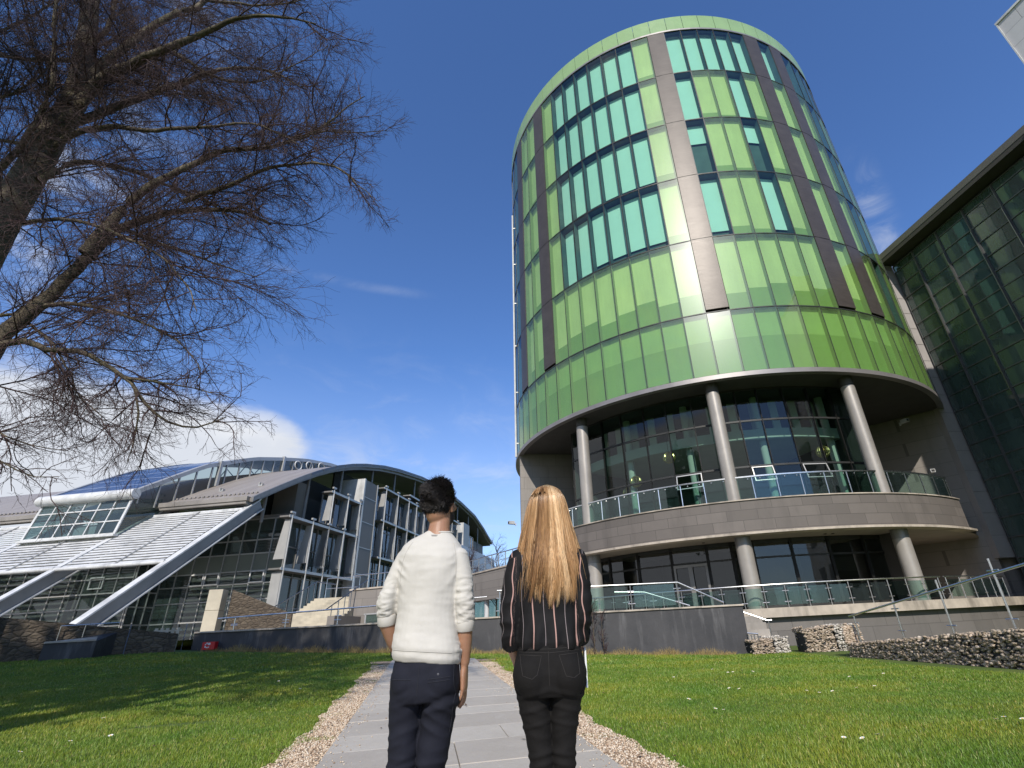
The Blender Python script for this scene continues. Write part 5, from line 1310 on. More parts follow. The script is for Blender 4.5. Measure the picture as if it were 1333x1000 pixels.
# tall evergreen standing behind us on the left: its crown throws the broad shade on the back of the left lawn
ev = empty('evergreen_tree', (-13.6, -5.2, 0), 0, 'tall dense evergreen that shades the back of the left lawn', 'tree')
r2 = np.random.default_rng(9)
M['needle'] = surf('needle', (.035, .06, .025), .7, 0, .4, 2)
Pq, Rq = resample([(0, 0, -.2), (.1, 0, 6), (0, .1, 13), (0, 0, 20)], .4, .05, 1.0); V, F = tubes(Pq[None], Rq[None], 10); link_mesh('trunk', raw_mesh('trunk', V, F, M['bark'], True), ev)
n = 13000; c = r2.normal(size=(260, 3)); c /= np.linalg.norm(c, axis=1, keepdims=True); c *= (r2.random((260, 1)) ** .4) * np.array([5.6, 5.6, 6.2]); c[:, 2] += 14.5
p = c[r2.integers(0, 260, n)] + r2.normal(0, .55, (n, 3)); a1 = r2.normal(size=(n, 3)); a1 /= np.linalg.norm(a1, axis=1, keepdims=True); a2 = np.cross(a1, r2.normal(size=(n, 3))); a2 /= np.linalg.norm(a2, axis=1, keepdims=True)
s1 = r2.uniform(.15, .38, (n, 1)); V = np.stack([p - a1 * s1, p + a2 * s1 * .5, p + a1 * s1, p - a2 * s1 * .5], 1).reshape(-1, 3)
link_mesh('crown', raw_mesh('crown', V, np.arange(4 * n).reshape(-1, 4), M['needle']), ev)

def small_tree(name, loc, h, label, cat, seed, n1=26, spread=(.3, .9), droop=-.02, grp=None, dens=1.0):
    r = np.random.default_rng(seed)
    tr = empty(name, loc, 0, label, cat, grp)
    P = np.array([[0, 0, -.3], [.02, .01, h * .3], [.05 * h * .2, 0, h * .6], [.02, .03, h]]); Pq, Rq = resample(P, h * .018, .006, h / 14)
    V, F = tubes(Pq[None], Rq[None], 7); link_mesh('trunk', raw_mesh('trunk', V, F, M['bark'], True), tr)
    a, ra = grow(r, equal(Pq, 12)[None], np.full((1, 12), h * .01), h / n1, h * .25, h * .5, h * .007, .006, 7, droop, spread, tmin=.22)
    b, rb = grow(r, a, ra, h * .030 / dens, h * .08, h * .2, .01, .005, 5, droop, (.35, 1.0))
    c, rc = grow(r, b, rb, h * .022 / dens, h * .03, h * .09, .007, .004, 3, droop, (.35, 1.0))
    VV, FF, o = [], [], 0
    for p, q, S in ((a, ra, 5), (b, rb, 3), (c, rc, 3)):
        V, F = tubes(p, q, S); VV.append(V); FF.append(F + o); o += len(V)
    link_mesh('crown', raw_mesh('crown', np.concatenate(VV), np.concatenate(FF), M['twig'], True), tr)
    return tr
small_tree('bare_tree', (-7.6, 62, 2.0), 7.6, 'small leafless tree far off in the gap between the curved roof and the tower', 'tree', 31)
small_tree('bare_shrub', (-9.6, 56, 2.5), 5.6, 'brown leafless shrub at the far end of the curved building', 'shrub', 32, 40, (.4, 1.1), -.01)
small_tree('bare_tree', (-5.2, 66, 2.0), 6.2, 'low leafless tree close to the left edge of the tower', 'tree', 33)
small_tree('climber', (.95, 19.10, .10), 1.5, 'thin bare climber stems on the dark wall right of the blonde woman', 'plant', 34, 14, (.1, .35), -.05, dens=.35)
small_tree('climber', (1.25, 19.08, .10), 1.2, 'shorter bare stem beside the climber on the dark wall', 'plant', 35, 12, (.1, .35), -.05, dens=.35)
# ------------------------------------------------------------------ people
def loft(mb, rings, n=24, ex=2.0):
    """rings: (centre, u, v) with u, v the half axes as vectors; closed ends"""
    vs = []; fs = []
    for c, u, v in rings:
        c = Vector(c); u = Vector(u); v = Vector(v)
        for k in range(n):
            a = 2 * pi * k / n; ca, sa = cos(a), sin(a)
            x = math.copysign(abs(ca) ** (2 / ex), ca); y = math.copysign(abs(sa) ** (2 / ex), sa)
            vs.append(c + u * x + v * y)
    m = len(rings)
    for i in range(m - 1):
        for k in range(n):
            k2 = (k + 1) % n; fs.append((i * n + k, i * n + k2, (i + 1) * n + k2, (i + 1) * n + k))
    fs.append(tuple(range(n - 1, -1, -1))); fs.append(tuple((m - 1) * n + k for k in range(n)))
    mb.add(vs, fs)
def torso(mb, rows, ex=2.3, tilt=0.0):
    loft(mb, [((cx, cy, z), (rx, 0, -tilt * rx), (0, ry, 0)) for z, cx, cy, rx, ry in rows], 32, ex)
def limb(mb, pts, n=16):
    """pts: (centre, r) or (centre, r_side, r_depth)"""
    C_ = [Vector(p[0]) for p in pts]; rings = []
    for i, p in enumerate(pts):
        d = (C_[min(i + 1, len(pts) - 1)] - C_[max(i - 1, 0)]).normalized()
        u = Vector((1, 0, 0)); u = (u - d * u.dot(d)); u = u.normalized() if u.length > .1 else Vector((0, 1, 0)); v = d.cross(u).normalized()
        rs = p[1]; rd = p[2] if len(p) > 2 else p[1]
        rings.append((C_[i], u * rs, v * rd))
    # rounded ends
    d0 = (C_[0] - C_[1]).normalized(); d1 = (C_[-1] - C_[-2]).normalized()
    a, b = rings[0], rings[-1]
    r0 = pts[0][1]; r1 = pts[-1][1]
    rings = [(a[0] + d0 * r0 * .8, a[1] * .45, a[2] * .45), (a[0] + d0 * r0 * .45, a[1] * .85, a[2] * .85)] + rings + [(b[0] + d1 * r1 * .45, b[1] * .85, b[2] * .85), (b[0] + d1 * r1 * .8, b[1] * .45, b[2] * .45)]
    loft(mb, rings, n)
def ell(mb, c, r, rot=None, n=20, m=14):
    k = len(mb.v); mb.blob((0, 0, 0), r[0], r[1], r[2], n, m)
    for i in range(k, len(mb.v)):
        v = Vector(mb.v[i]); v = rot @ v if rot is not None else v; mb.v[i] = tuple(v + Vector(c))
def solid(mb, voxel, smooth=4, fac=.5):
    """fuse all overlapping shapes into one skin"""
    me = mb.mesh('tmp', []); o = link_mesh('tmp', me)
    rm = o.modifiers.new('r', 'REMESH'); rm.mode = 'VOXEL'; rm.voxel_size = voxel; rm.use_smooth_shade = True
    sm = o.modifiers.new('s', 'SMOOTH'); sm.factor = fac; sm.iterations = smooth
    dg = bpy.context.evaluated_depsgraph_get(); dg.update()
    res = bpy.data.meshes.new_from_object(o.evaluated_get(dg))
    bpy.data.objects.remove(o); bpy.data.meshes.remove(me)
    res.polygons.foreach_set('use_smooth', [True] * len(res.polygons))
    return res
def get(me):
    n = len(me.vertices); co = np.empty(n * 3, np.float32); me.vertices.foreach_get('co', co)
    no = np.empty(n * 3, np.float32); me.vertex_normals.foreach_get('vector', no)
    return co.reshape(-1, 3).astype(float), no.reshape(-1, 3).astype(float)
def put_co(me, co): me.vertices.foreach_set('co', co.astype(np.float32).ravel()); me.update()
def vnoise(co, scale, seed=0.0):
    return np.array([mnoise.noise((x * scale[0] + seed, y * scale[1], z * scale[2])) for x, y, z in co])
def ridge(n): return (1 - np.abs(n) * 2.2).clip(-1, 1)
def fattr(me, name, val):
    a = me.attributes.new(name, 'FLOAT', 'POINT'); a.data.foreach_set('value', np.asarray(val, np.float32))

def skin_mat(name, base):
    m, nt, bs = new_mat(name); co = nt.coord('Object')
    c = nt.ramp(nt.noise(14, co, 5), [(.3, rgb(base, .82)), (.7, rgb(base, 1.1))]); nt.set(bs.inputs['Base Color'], c)
    bs.inputs['Roughness'].default_value = .48; bs.inputs['Subsurface Weight'].default_value = .12; bs.inputs['Subsurface Radius'].default_value = (.9, .35, .2); bs.inputs['Subsurface Scale'].default_value = .01
    b = nt.node('ShaderNodeBump'); b.inputs['Strength'].default_value = .15; b.inputs['Distance'].default_value = .003
    nt.set(b.inputs['Height'], nt.noise(240, co, 3)); nt.set(bs.inputs['Normal'], b); return m
def cloth_mat(name, base, rough=.9, weave=900, var=.1, sheen=.15, bump=.25):
    m, nt, bs = new_mat(name); co = nt.coord('Object')
    c = nt.ramp(nt.noise(9, co, 5, .6), [(.3, rgb(base, 1 - var)), (.7, rgb(base, 1 + var))]); nt.set(bs.inputs['Base Color'], c)
    bs.inputs['Roughness'].default_value = rough; bs.inputs['Sheen Weight'].default_value = sheen; bs.inputs['Specular IOR Level'].default_value = .25
    b = nt.node('ShaderNodeBump'); b.inputs['Strength'].default_value = bump; b.inputs['Distance'].default_value = .004
    h = nt.math('MULTIPLY_ADD', nt.noise(weave, co, 2), .35, nt.noise(45, co, 4)); nt.set(b.inputs['Height'], h); nt.set(bs.inputs['Normal'], b)
    return m, nt, bs

HEADSPACE = {}
def head(mb, pivot, yaw, pitch, k=1.0, male=True):
    """skull, face, ears, nose; head faces +y before turning; pivot = top of the neck"""
    Rm = (Matrix.Rotation(-yaw, 3, 'Z') @ Matrix.Rotation(pitch, 3, 'X'))
    f = lambda x, y, z: Vector(pivot) + Rm @ (Vector((x, y, z)) * k)
    e = lambda c, r: ell(mb, f(*c), tuple(q * k for q in r), Rm)
    e((0, -.012, .112), (.076, .094, .098)); e((0, .03, .085), (.066, .066, .085)); e((0, .045, .035), (.056, .052, .055)); e((0, .068, .012), (.030, .026, .024))
    e((0, -.03, .06), (.066, .07, .07)); e((0, .086, .128), (.050, .014, .016))                     # nape, brow
    limb(mb, [(f(0, .093, .112), .008 * k), (f(0, .108, .082), .012 * k), (f(0, .103, .068), .014 * k)], 10)   # nose
    e((0, .094, .040), (.024, .010, .006)); e((0, .092, .028), (.021, .010, .007))
    e((-.034, .078, .078), (.022, .018, .018)); e((.034, .078, .078), (.022, .018, .018))
    for s in (-1, 1):
        E_ = Rm @ Matrix.Rotation(R(-18 * s), 3, 'Z')
        ell(mb, f(s * .080, -.006, .085), (.009 * k, .019 * k, .032 * k), E_); ell(mb, f(s * .079, -.002, .058), (.008 * k, .010 * k, .012 * k), E_)
    return f, Rm
def eyes(f, k, parent):
    mw, nt, bs = new_mat('eye'); co = nt.coord('Object'); nt.set(bs.inputs['Base Color'], nt.ramp(nt.noise(30, co), [(.3, (.7, .68, .65)), (.7, (.78, .76, .73))])); bs.inputs['Roughness'].default_value = .2
    for s in (-1, 1):
        mb = MB(); c = f(s * .031, .082, .103); mb.mat(0); ell(mb, c, (.0125 * k,) * 3, None, 12, 8)
        c2 = f(s * .031, .0935, .103); mb.mat(1); ell(mb, c2, (.005 * k,) * 3, None, 8, 6)
        mb.build('eye', [mw, M['black']], parent, True)
def hand(mb, wrist, down, side, palm_n, k=1.0, curl=.35, thumb=1):
    """wrist: point; down: direction of the fingers; side: direction from little finger to index; palm_n: where the palm faces"""
    w = Vector(wrist); d = Vector(down).normalized(); s = Vector(side).normalized(); p = Vector(palm_n).normalized()
    loft(mb, [(w - d * .03 * k, s * .026 * k, p * .019 * k), (w, s * .027 * k, p * .018 * k), (w + d * .035 * k, s * .037 * k, p * .016 * k), (w + d * .085 * k, s * .041 * k, p * .0135 * k), (w + d * .098 * k, s * .036 * k, p * .010 * k)], 18, 2.4)
    for i, (o, L, r_) in enumerate(((.031, .072, .0085), (.0105, .080, .0088), (-.0105, .074, .0084), (-.031, .058, .0074))):
        b = w + d * (.090 - .006 * (i == 3)) * k + s * o * k; dd = (d + s * (o * 1.2)).normalized(); pts = [(b - dd * .02 * k, r_ * k)]; q = b; c_ = curl * (.8 + .25 * i)
        for j, (fr, sc) in enumerate(((.45, 1.0), (.30, .92), (.25, .80))):
            dd = (dd + p * c_ * (.35 + .35 * j)).normalized(); q = q + dd * L * fr * k; pts.append((q, r_ * sc * k))
        limb(mb, pts, 10)
    b = w + d * .022 * k + s * .028 * k + p * .006 * k; dd = (d * .75 + s * .62 + p * .35).normalized()
    q1 = b + dd * .045 * k; dd = (dd + d * .5 + p * .25).normalized(); q2 = q1 + dd * .032 * k; dd = (dd + d * .3).normalized(); q3 = q2 + dd * .024 * k
    limb(mb, [(b - dd * .01, .014 * k), (q1, .0115 * k), (q2, .0100 * k), (q3, .0085 * k)], 10)
def seams(name, trousers, lines, mat, rad=.0018):
    """stitched lines laid on the cloth: 2d points (x, z) thrown from behind onto the surface"""
    from mathutils.bvhtree import BVHTree
    me = trousers.data; bv = BVHTree.FromPolygons([v.co[:] for v in me.vertices], [p.vertices[:] for p in me.polygons])
    mb = MB()
    for ln in lines:
        pts = []
        for (x0, z0), (x1, z1) in zip(ln[:-1], ln[1:]):
            for t in np.linspace(0, 1, 9)[:-1 if (x1, z1) != ln[-1] else None]:
                h = bv.ray_cast(Vector((x0 + (x1 - x0) * t, -1, z0 + (z1 - z0) * t)), Vector((0, 1, 0)))
                if h[0] is not None: pts.append(h[0] + Vector((0, -.0006, 0)))
        if len(pts) > 2: mb.tube(pts, rad, 5)
    return mb.build(name, mat, trousers, True)
def shoe(name, parent, x, y, yaw, mat, sole, k=1.0):
    mb = MB(); Rz = Matrix.Rotation(yaw, 3, 'Z'); P = lambda a, b, c: tuple(Rz @ Vector((a * k, b * k, c * k)) + Vector((x, y, 0)))
    rows = [(-.085, .030, .095), (-.05, .036, .10), (0, .038, .095), (.06, .042, .07), (.12, .044, .05), (.165, .036, .042), (.185, .018, .034)]
    mb.mat(0); loft(mb, [(P(0, b, .012 + h / 2), Rz @ Vector((wd * k, 0, 0)), Vector((0, 0, h / 2 * k))) for b, wd, h in rows], 16, 2.6)
    mb.mat(1); loft(mb, [(P(0, b, .010), Rz @ Vector((wd * 1.08 * k, 0, 0)), Vector((0, 0, .011 * k))) for b, wd, h in rows], 16, 4)
    return mb.build(name, [mat, sole], parent, True)

# ---- the man
man = empty('person', (-.645, 2.68, .012), 0, 'person with short black hair in an off white jumper and navy trousers, seen from behind', 'person')
skin_m = skin_mat('skin_brown', (.36, .19, .115)); beard = surf('beard', (.03, .02, .016), .8, 0, .4, 90, .4, 300)
mb = MB()
hf, HR = head(mb, (.022, .018, 1.566), R(24), R(9), .965)
limb(mb, [((.015, -.005, 1.47), .068, .066), ((.018, .0, 1.53), .057, .060), ((.022, .008, 1.60), .054, .058), ((.024, .012, 1.66), .052, .056)], 20)
torso(mb, [(.86, -.01, 0, .135, .10), (.95, -.012, 0, .138, .10), (1.1, -.02, 0, .135, .10), (1.3, -.015, 0, .135, .095), (1.38, -.01, 0, .125, .080), (1.44, 0, 0, .095, .06), (1.50, .012, 0, .07, .055)])
la = [((-.135, 0, 1.375), .036), ((-.192, -.014, 1.27), .036), ((-.228, -.022, 1.17), .040), ((-.224, 0, 1.10), .040, .040), ((-.200, .05, 1.02), .034, .034), ((-.180, .09, .965), .026, .028)]
limb(mb, la); hand(mb, (-.178, .098, .950), (.22, .35, -.9), (.25, .9, .4), (1, -.2, .1), 1.0, .4)
ra = [((.118, 0, 1.37), .036), ((.155, -.010, 1.28), .036), ((.178, -.014, 1.16), .040), ((.175, -.004, 1.09), .040, .042), ((.172, .016, 1.0), .036, .038), ((.170, .034, .915), .026, .030)]
limb(mb, ra); hand(mb, (.169, .036, .895), (.01, .08, -1), (.10, .95, .1), (-1, .05, 0), 1.0, .30)
for x0, x1 in ((-.09, -.10), (.07, .04)): limb(mb, [((x0, 0, .84), .07, .08), ((x0 * .5 + x1 * .5, 0, .65), .06, .065), ((x1, .01, .5), .045, .05), ((x1, -.01, .35), .045, .05), ((x1, -.01, .10), .03, .035)])
me = solid(mb, .0042, 3); me.materials.append(skin_m); me.materials.append(beard)
body = link_mesh('body', me, man)
inv = HR.inverted(); pv = Vector((.022, .018, 1.566)); pol = np.empty(len(me.polygons) * 3, np.float32); me.polygons.foreach_get('center', pol); pol = pol.reshape(-1, 3)
h = (pol - np.array(pv)) @ np.array(inv).T / .965
bz = (h[:, 2] < .055) & (h[:, 2] > -.05) & (h[:, 1] > .012) & ~((abs(h[:, 0]) < .022) & (h[:, 2] > .022) & (h[:, 2] < .052)) & (h[:, 1] > .045 - (h[:, 2] + .01) * .9 - .03)
me.polygons.foreach_set('material_index', (bz & (pol[:, 2] > 1.54)).astype(np.int32)); me.update()
eyes(hf, .965, body)
# jumper
man.scale = (.95, .96, 1)
mb = MB()
torso(mb, [(.925, -.012, -.002, .160, .124), (.945, -.012, -.004, .166, .131), (.985, -.014, -.004, .172, .136), (1.05, -.02, -.004, .160, .124), (1.14, -.022, -.004, .150, .118), (1.22, -.020, -.004, .156, .120), (1.32, -.018, -.004, .168, .126), (1.39, -.014, -.004, .174, .120), (1.435, -.008, -.002, .160, .104), (1.470, .002, .0, .130, .086), (1.496, .014, .002, .092, .070), (1.517, .020, .004, .064, .060)], 2.25, .10)
limb(mb, [((-.144, -.002, 1.392), .055, .070), ((-.176, -.010, 1.33), .052, .064), ((-.203, -.018, 1.26), .048, .057), ((-.222, -.024, 1.195), .047, .054), ((-.226, -.010, 1.155), .045, .051), ((-.225, -.002, 1.128), .041, .045)], 22)
limb(mb, [((.128, -.002, 1.386), .055, .070), ((.150, -.008, 1.32), .052, .064), ((.163, -.014, 1.24), .048, .056), ((.170, -.016, 1.16), .047, .053), ((.172, -.006, 1.11), .042, .047), ((.172, -.001, 1.085), .040, .044)], 22)
me = solid(mb, .0058, 3)
co, no = get(me)
x, y, z = co.T
armL = np.clip((-x - .172 - (1.33 - z) * .08) / .02, 0, 1) * (z < 1.40); armR = np.clip((x - .122 - (1.3 - z) * .05) / .02, 0, 1) * (z < 1.40)
arm = np.maximum(armL, armR)
n1 = vnoise(co, (7, 7, 26), 3.1); n2 = vnoise(co, (14, 14, 44), 9.2); n3 = vnoise(co, (5, 5, 7), 1.7)
low = np.clip((1.34 - z) / .12, 0, 1)
d = arm * (.0050 * ridge(n1) * (.15 + .85 * low) + .0035 * n2 * low + .0055 * ridge(vnoise(co, (22, 22, 60), 4.0)) * low + .003 * n3)
body_w = 1 - arm
diag = ridge(vnoise(np.stack([x, y, z + x * .6], -1), (3.2, 3.2, 15), 6.6)) * np.clip((1.10 - z) / .14, 0, 1) * np.clip((z - .945) / .03, 0, 1)
under = np.exp(-((abs(x + .01) - .15) / .05) ** 2) * np.exp(-((z - 1.31) / .08) ** 2)
d += body_w * (.0050 * diag * (.4 + 1.2 * n3) + .0075 * vnoise(co, (11, 4, 3.2), 4.4) * np.clip((1.40 - z) / .2, 0, 1) + .007 * under * ridge(vnoise(np.stack([x, y, z - x * .8 * np.sign(x)], -1), (6, 6, 22), 8.8)) + .002 * n2)
d += .0022 * np.exp(-((z + .10 * x - .946) / .012) ** 2) * body_w - .0018 * np.exp(-((z + .10 * x - .966) / .007) ** 2) * body_w
co += no * d[:, None]
put_co(me, co)
jm, nt, bs = cloth_mat('jumper_cloth', (.53, .505, .455), .95, 1100, .05, .12, .3)
me.materials.append(jm)
jumper = link_mesh('jumper', me, man)
sm_ = surf('seam_thread', (.44, .415, .37), .9, 0, .05, 20)
for ln_ in ([(-.098, 1.462), (-.122, 1.42), (-.138, 1.37), (-.146, 1.31), (-.146, 1.26)], [(.112, 1.452), (.128, 1.40), (.134, 1.34), (.132, 1.27)], [(-.155, .985), (-.06, .978), (.05, .968), (.13, .960)]): seams('seam', jumper, [ln_], sm_, .0016)
seams('neck_label', jumper, [[(-.006, 1.492), (.028, 1.491)], [(-.002, 1.487), (.024, 1.486)]], M['grey_metal'], .0018)
mb = MB()
mb.tube([(.021 + .066 * cos(a), .004 + .062 * sin(a), 1.511 + .004 * sin(a)) for a in np.linspace(0, 2 * pi, 33)], .0058, 10, False); mb.build('collar', jm, jumper, True)
for c, rr, dv in (((-.226, -.002, 1.126), .0445, (.05, .25, -1)), ((.174, -.001, 1.083), .0435, (0, .16, -1))):
    mb = MB(); D = Vector(dv).normalized(); u = Vector((1, 0, 0)); u = (u - D * u.dot(D)).normalized(); v = D.cross(u)
    loft(mb, [(Vector(c) + D * (-.014), u * rr * 1.03, v * rr * 1.10), (Vector(c) + D * -.008, u * rr * 1.08, v * rr * 1.15), (Vector(c) + D * .030, u * rr * 1.05, v * rr * 1.12), (Vector(c) + D * .034, u * rr * .98, v * rr * 1.04)], 28); mb.build('cuff', jm, jumper, True)
mb = MB(); mb.box(.012, .040, -.086, -.082, 1.505, 1.514); 
# trousers
mb = MB()
torso(mb, [(.965, -.012, 0, .142, .108), (.92, -.010, -.004, .158, .120), (.86, -.010, -.006, .164, .124), (.80, -.010, -.004, .163, .120), (.77, -.012, -.002, .155, .110)][::-1], 2.3)
ell(mb, (-.085, -.055, .865), (.078, .078, .085)); ell(mb, (.07, -.055, .855), (.078, .078, .085))
limb(mb, [((-.090, -.004, .82), .082, .105), ((-.096, .002, .70), .072, .084), ((-.099, .012, .54), .064, .070), ((-.102, .004, .36), .060, .066), ((-.106, -.008, .20), .056, .064), ((-.108, -.008, .09), .057, .068)], 22)
limb(mb, [((.074, -.004, .82), .082, .105), ((.056, .002, .70), .075, .084), ((.032, .010, .54), .064, .070), ((.034, .002, .36), .060, .066), ((.036, -.008, .20), .056, .064), ((.036, -.008, .09), .057, .068)], 22)
me = solid(mb, .0065, 4); co, no = get(me); x, y, z = co.T
n1 = vnoise(co, (6, 6, 12), 7.7); n2 = vnoise(co, (10, 10, 26), 2.2)
split = np.where(x < -.025, -1, 1)
d = .0065 * ridge(vnoise(np.stack([x, y, z + .45 * x * split], -1), (5, 5, 17), 5.5)) * np.clip((.88 - z) / .1, 0, 1) + .003 * n2
d += .008 * np.exp(-((z - .745 - .25 * (x - .06)) / .016) ** 2) * (x > -.02) * (y < .03) - .006 * np.exp(-((z - .775 - .25 * (x - .06)) / .014) ** 2) * (x > -.02) * (y < .03)
d += .010 * ridge(vnoise(co, (4, 4, 24), 8.1)) * np.clip((.60 - z) / .1, 0, 1)
co += no * d[:, None]; put_co(me, co)
tm, nt, bs = cloth_mat('navy_twill', (.0105, .0115, .019), .85, 1300, .15, .0, .25); me.materials.append(tm)
trousers = link_mesh('trousers', me, man)
navy2 = surf('navy_seam', (.012, .013, .02), .9, 0, .1, 20)
seams('pocket_seams', trousers, [[(.03, .862), (.128, .868)], [(.03, .850), (.128, .856)], [(-.012, .95), (-.014, .88), (-.016, .80)], [(.135, .93), (.146, .80), (.12, .65)], [(-.140, .868), (-.05, .864)]], navy2)
mb = MB(); mb.blob((.077, -.127, .880), .006, .004, .006, 10, 6); mb.build('button', surf('button', (.07, .07, .08), .4, 0, .1, 20), trousers, True)
M['shoe_dark'] = surf('shoe_dark', (.03, .022, .018), .5, 0, .2, 10); M['sole'] = surf('sole', (.25, .23, .2), .8, 0, .1, 10)
shoe('shoe', man, -.108, .01, R(10), M['shoe_dark'], M['sole'], 1.05); shoe('shoe', man, .038, .02, R(-10), M['shoe_dark'], M['sole'], 1.05)
mb = MB(); mb.tube([(-.180 + .031 * cos(a), .092 + .031 * sin(a) * .8, .968 + .012 * sin(a)) for a in np.linspace(0, 2 * pi, 20)], .008, 6, False); mb.blob((-.212, .088, .968), .008, .019, .019, 10, 6)
watch = mb.build('watch', M['black'], body, True)
# short black hair: shell under thousands of short strands
hm, nt, bs = new_mat('black_hair'); at = nt.node('ShaderNodeAttribute', attribute_name='tone')
nt.set(bs.inputs['Base Color'], nt.ramp(at.outputs['Fac'], [(0, (.005, .0045, .004)), (.6, (.017, .013, .011)), (1, (.05, .038, .030))])); bs.inputs['Roughness'].default_value = .42
def hairline(th, top):
    """lowest z of the hair in head space by direction th (0 = face, pi = nape)"""
    return np.interp(abs(th), [0, .7, 1.15, 1.45, 1.75, 2.2, pi], [.165, .158, .120, .075, .055, .030, .022])
r = np.random.default_rng(12); k = .965
def scalp(th, ph, s=1.0):
    """point of the skull ellipsoids in head space"""
    x = .077 * np.cos(ph) * np.sin(th); y = .094 * np.cos(ph) * np.cos(th); z = .098 * np.sin(ph)
    return np.stack([x * s, -.012 + y * s, .112 + z * s], -1)
def to_body(P, piv, Rm, k): return np.array(piv) + (P * k) @ np.array(Rm).T
TH, PH = np.meshgrid(np.linspace(-pi, pi, 73), np.linspace(-1.2, pi / 2, 40)); lump = 1 + .035 * np.sin(TH * 5 + 2 * np.sin(PH * 4)) * np.cos(PH)
S = scalp(TH, PH, 1.075 + 0 * TH) ; S[..., 2] += .012 * np.clip(np.sin(PH), 0, 1) * lump
zmin = hairline(TH, 0); S[..., 2] = np.maximum(S[..., 2], zmin)
low_ = S[..., 2] <= zmin + 1e-6
sc = np.where(low_, .93, 1.0)[..., None]; S = np.array([0, -.012, 0]) + (S - np.array([0, -.012, 0])) * np.concatenate([sc, sc, np.ones_like(sc)], -1)
nA, nB = TH.shape; i = np.arange((nA - 1) * (nB - 1)); rr_, cc_ = i // (nB - 1), i % (nB - 1); a = rr_ * nB + cc_
hv = to_body(S.reshape(-1, 3), (.022, .018, 1.566), HR, k)
hair = link_mesh('hair', raw_mesh('hair', hv, np.stack([a, a + 1, a + nB + 1, a + nB], -1), hm, True, {'tone': np.full(len(hv), .1)}), man)
N = 15000
th = r.uniform(-pi, pi, N); ph = np.arcsin(r.uniform(-.75, 1, N)); P0 = scalp(th, ph, 1.05); P0[:, 2] += .010 * np.clip(np.sin(ph), 0, 1)
ok = P0[:, 2] > hairline(th, 0) - .004; th, ph, P0 = th[ok], ph[ok], P0[ok]; n = len(P0)
nor = P0 - np.array([0, -.012, .10]); nor /= np.linalg.norm(nor, axis=1, keepdims=True)
swirl = np.stack([np.sin(P0[:, 2] * 60 + P0[:, 0] * 30), -.8 + 0 * th, .35 * np.cos(P0[:, 0] * 50)], -1)
ln = (np.interp(P0[:, 2], [.03, .09, .17, .23], [.008, .018, .034, .042]) * r.uniform(.6, 1.25, n))[:, None]
tan = swirl - nor * (swirl * nor).sum(1, keepdims=True); tan /= np.linalg.norm(tan, axis=1, keepdims=True) + 1e-6
d1 = nor * .75 + tan * .6 + r.normal(0, .25, (n, 3)); d2 = nor * .25 + tan * 1.0 + r.normal(0, .35, (n, 3)) + np.array([0, 0, -.25])
Q = np.stack([P0, P0 + d1 * ln * .5, P0 + d1 * ln * .5 + d2 * ln * .55], 1)
Q = to_body(Q.reshape(-1, 3), (.022, .018, 1.566), HR, k).reshape(n, 3, 3)
V, F = tubes(Q, np.broadcast_to(np.array([.0012, .0011, .0004]), (n, 3)), 3)
link_mesh('strands', raw_mesh('strands', V, F, hm, True, {'tone': np.repeat(np.clip(r.normal(.4, .25, n), 0, 1), 9)}), hair)

# ---- the woman
woman = empty('person', (-.07, 2.50, .012), 0, 'person with very long blonde hair in a black striped blouse and black jeans', 'person')
skin_w = skin_mat('skin_fair', (.58, .36, .26))
mb = MB(); piv = (.014, .012, 1.462)
wf, WR = head(mb, piv, R(-4), R(8), .96, False)
limb(mb, [((.010, -.004, 1.37), .052, .052), ((.012, .0, 1.42), .044, .047), ((.014, .006, 1.48), .042, .046), ((.014, .008, 1.53), .040, .045)], 18)
torso(mb, [(.90, -.004, 0, .12, .09), (.98, -.004, 0, .118, .085), (1.08, 0, 0, .112, .08), (1.2, 0, 0, .12, .085), (1.3, 0, 0, .135, .088), (1.35, .004, 0, .125, .07), (1.39, .008, 0, .07, .05)])
limb(mb, [((-.125, 0, 1.34), .040), ((-.150, -.012, 1.22), .036), ((-.166, -.026, 1.09), .033), ((-.166, 0, 1.01), .031), ((-.165, .05, .955), .025), ((-.156, .085, .92), .021, .023)])
hand(mb, (-.154, .092, .910), (.25, .45, -.85), (.3, .85, .45), (1, -.25, .1), .88, .4)
limb(mb, [((.135, 0, 1.335), .040), ((.146, -.012, 1.21), .036), ((.144, -.020, 1.09), .033), ((.140, .03, 1.02), .031), ((.132, .09, .975), .025), ((.124, .13, .945), .021, .023)])
hand(mb, (.123, .136, .938), (-.15, .55, -.8), (-.2, .8, .5), (-1, -.1, -.1), .88, .6)
for x0, x1 in ((-.07, -.05), (.066, .045)): limb(mb, [((x0 * .95, 0, .84), .05, .06), ((x0 * .5 + x1 * .45, 0, .65), .036, .04), ((x1 * .92, .0, .5), .028, .03), ((x1, -.012, .32), .034, .036), ((x1, -.01, .10), .024, .028)])
me = solid(mb, .0042, 3); me.materials.append(skin_w); bodyw = link_mesh('body', me, woman); eyes(wf, .96, bodyw)
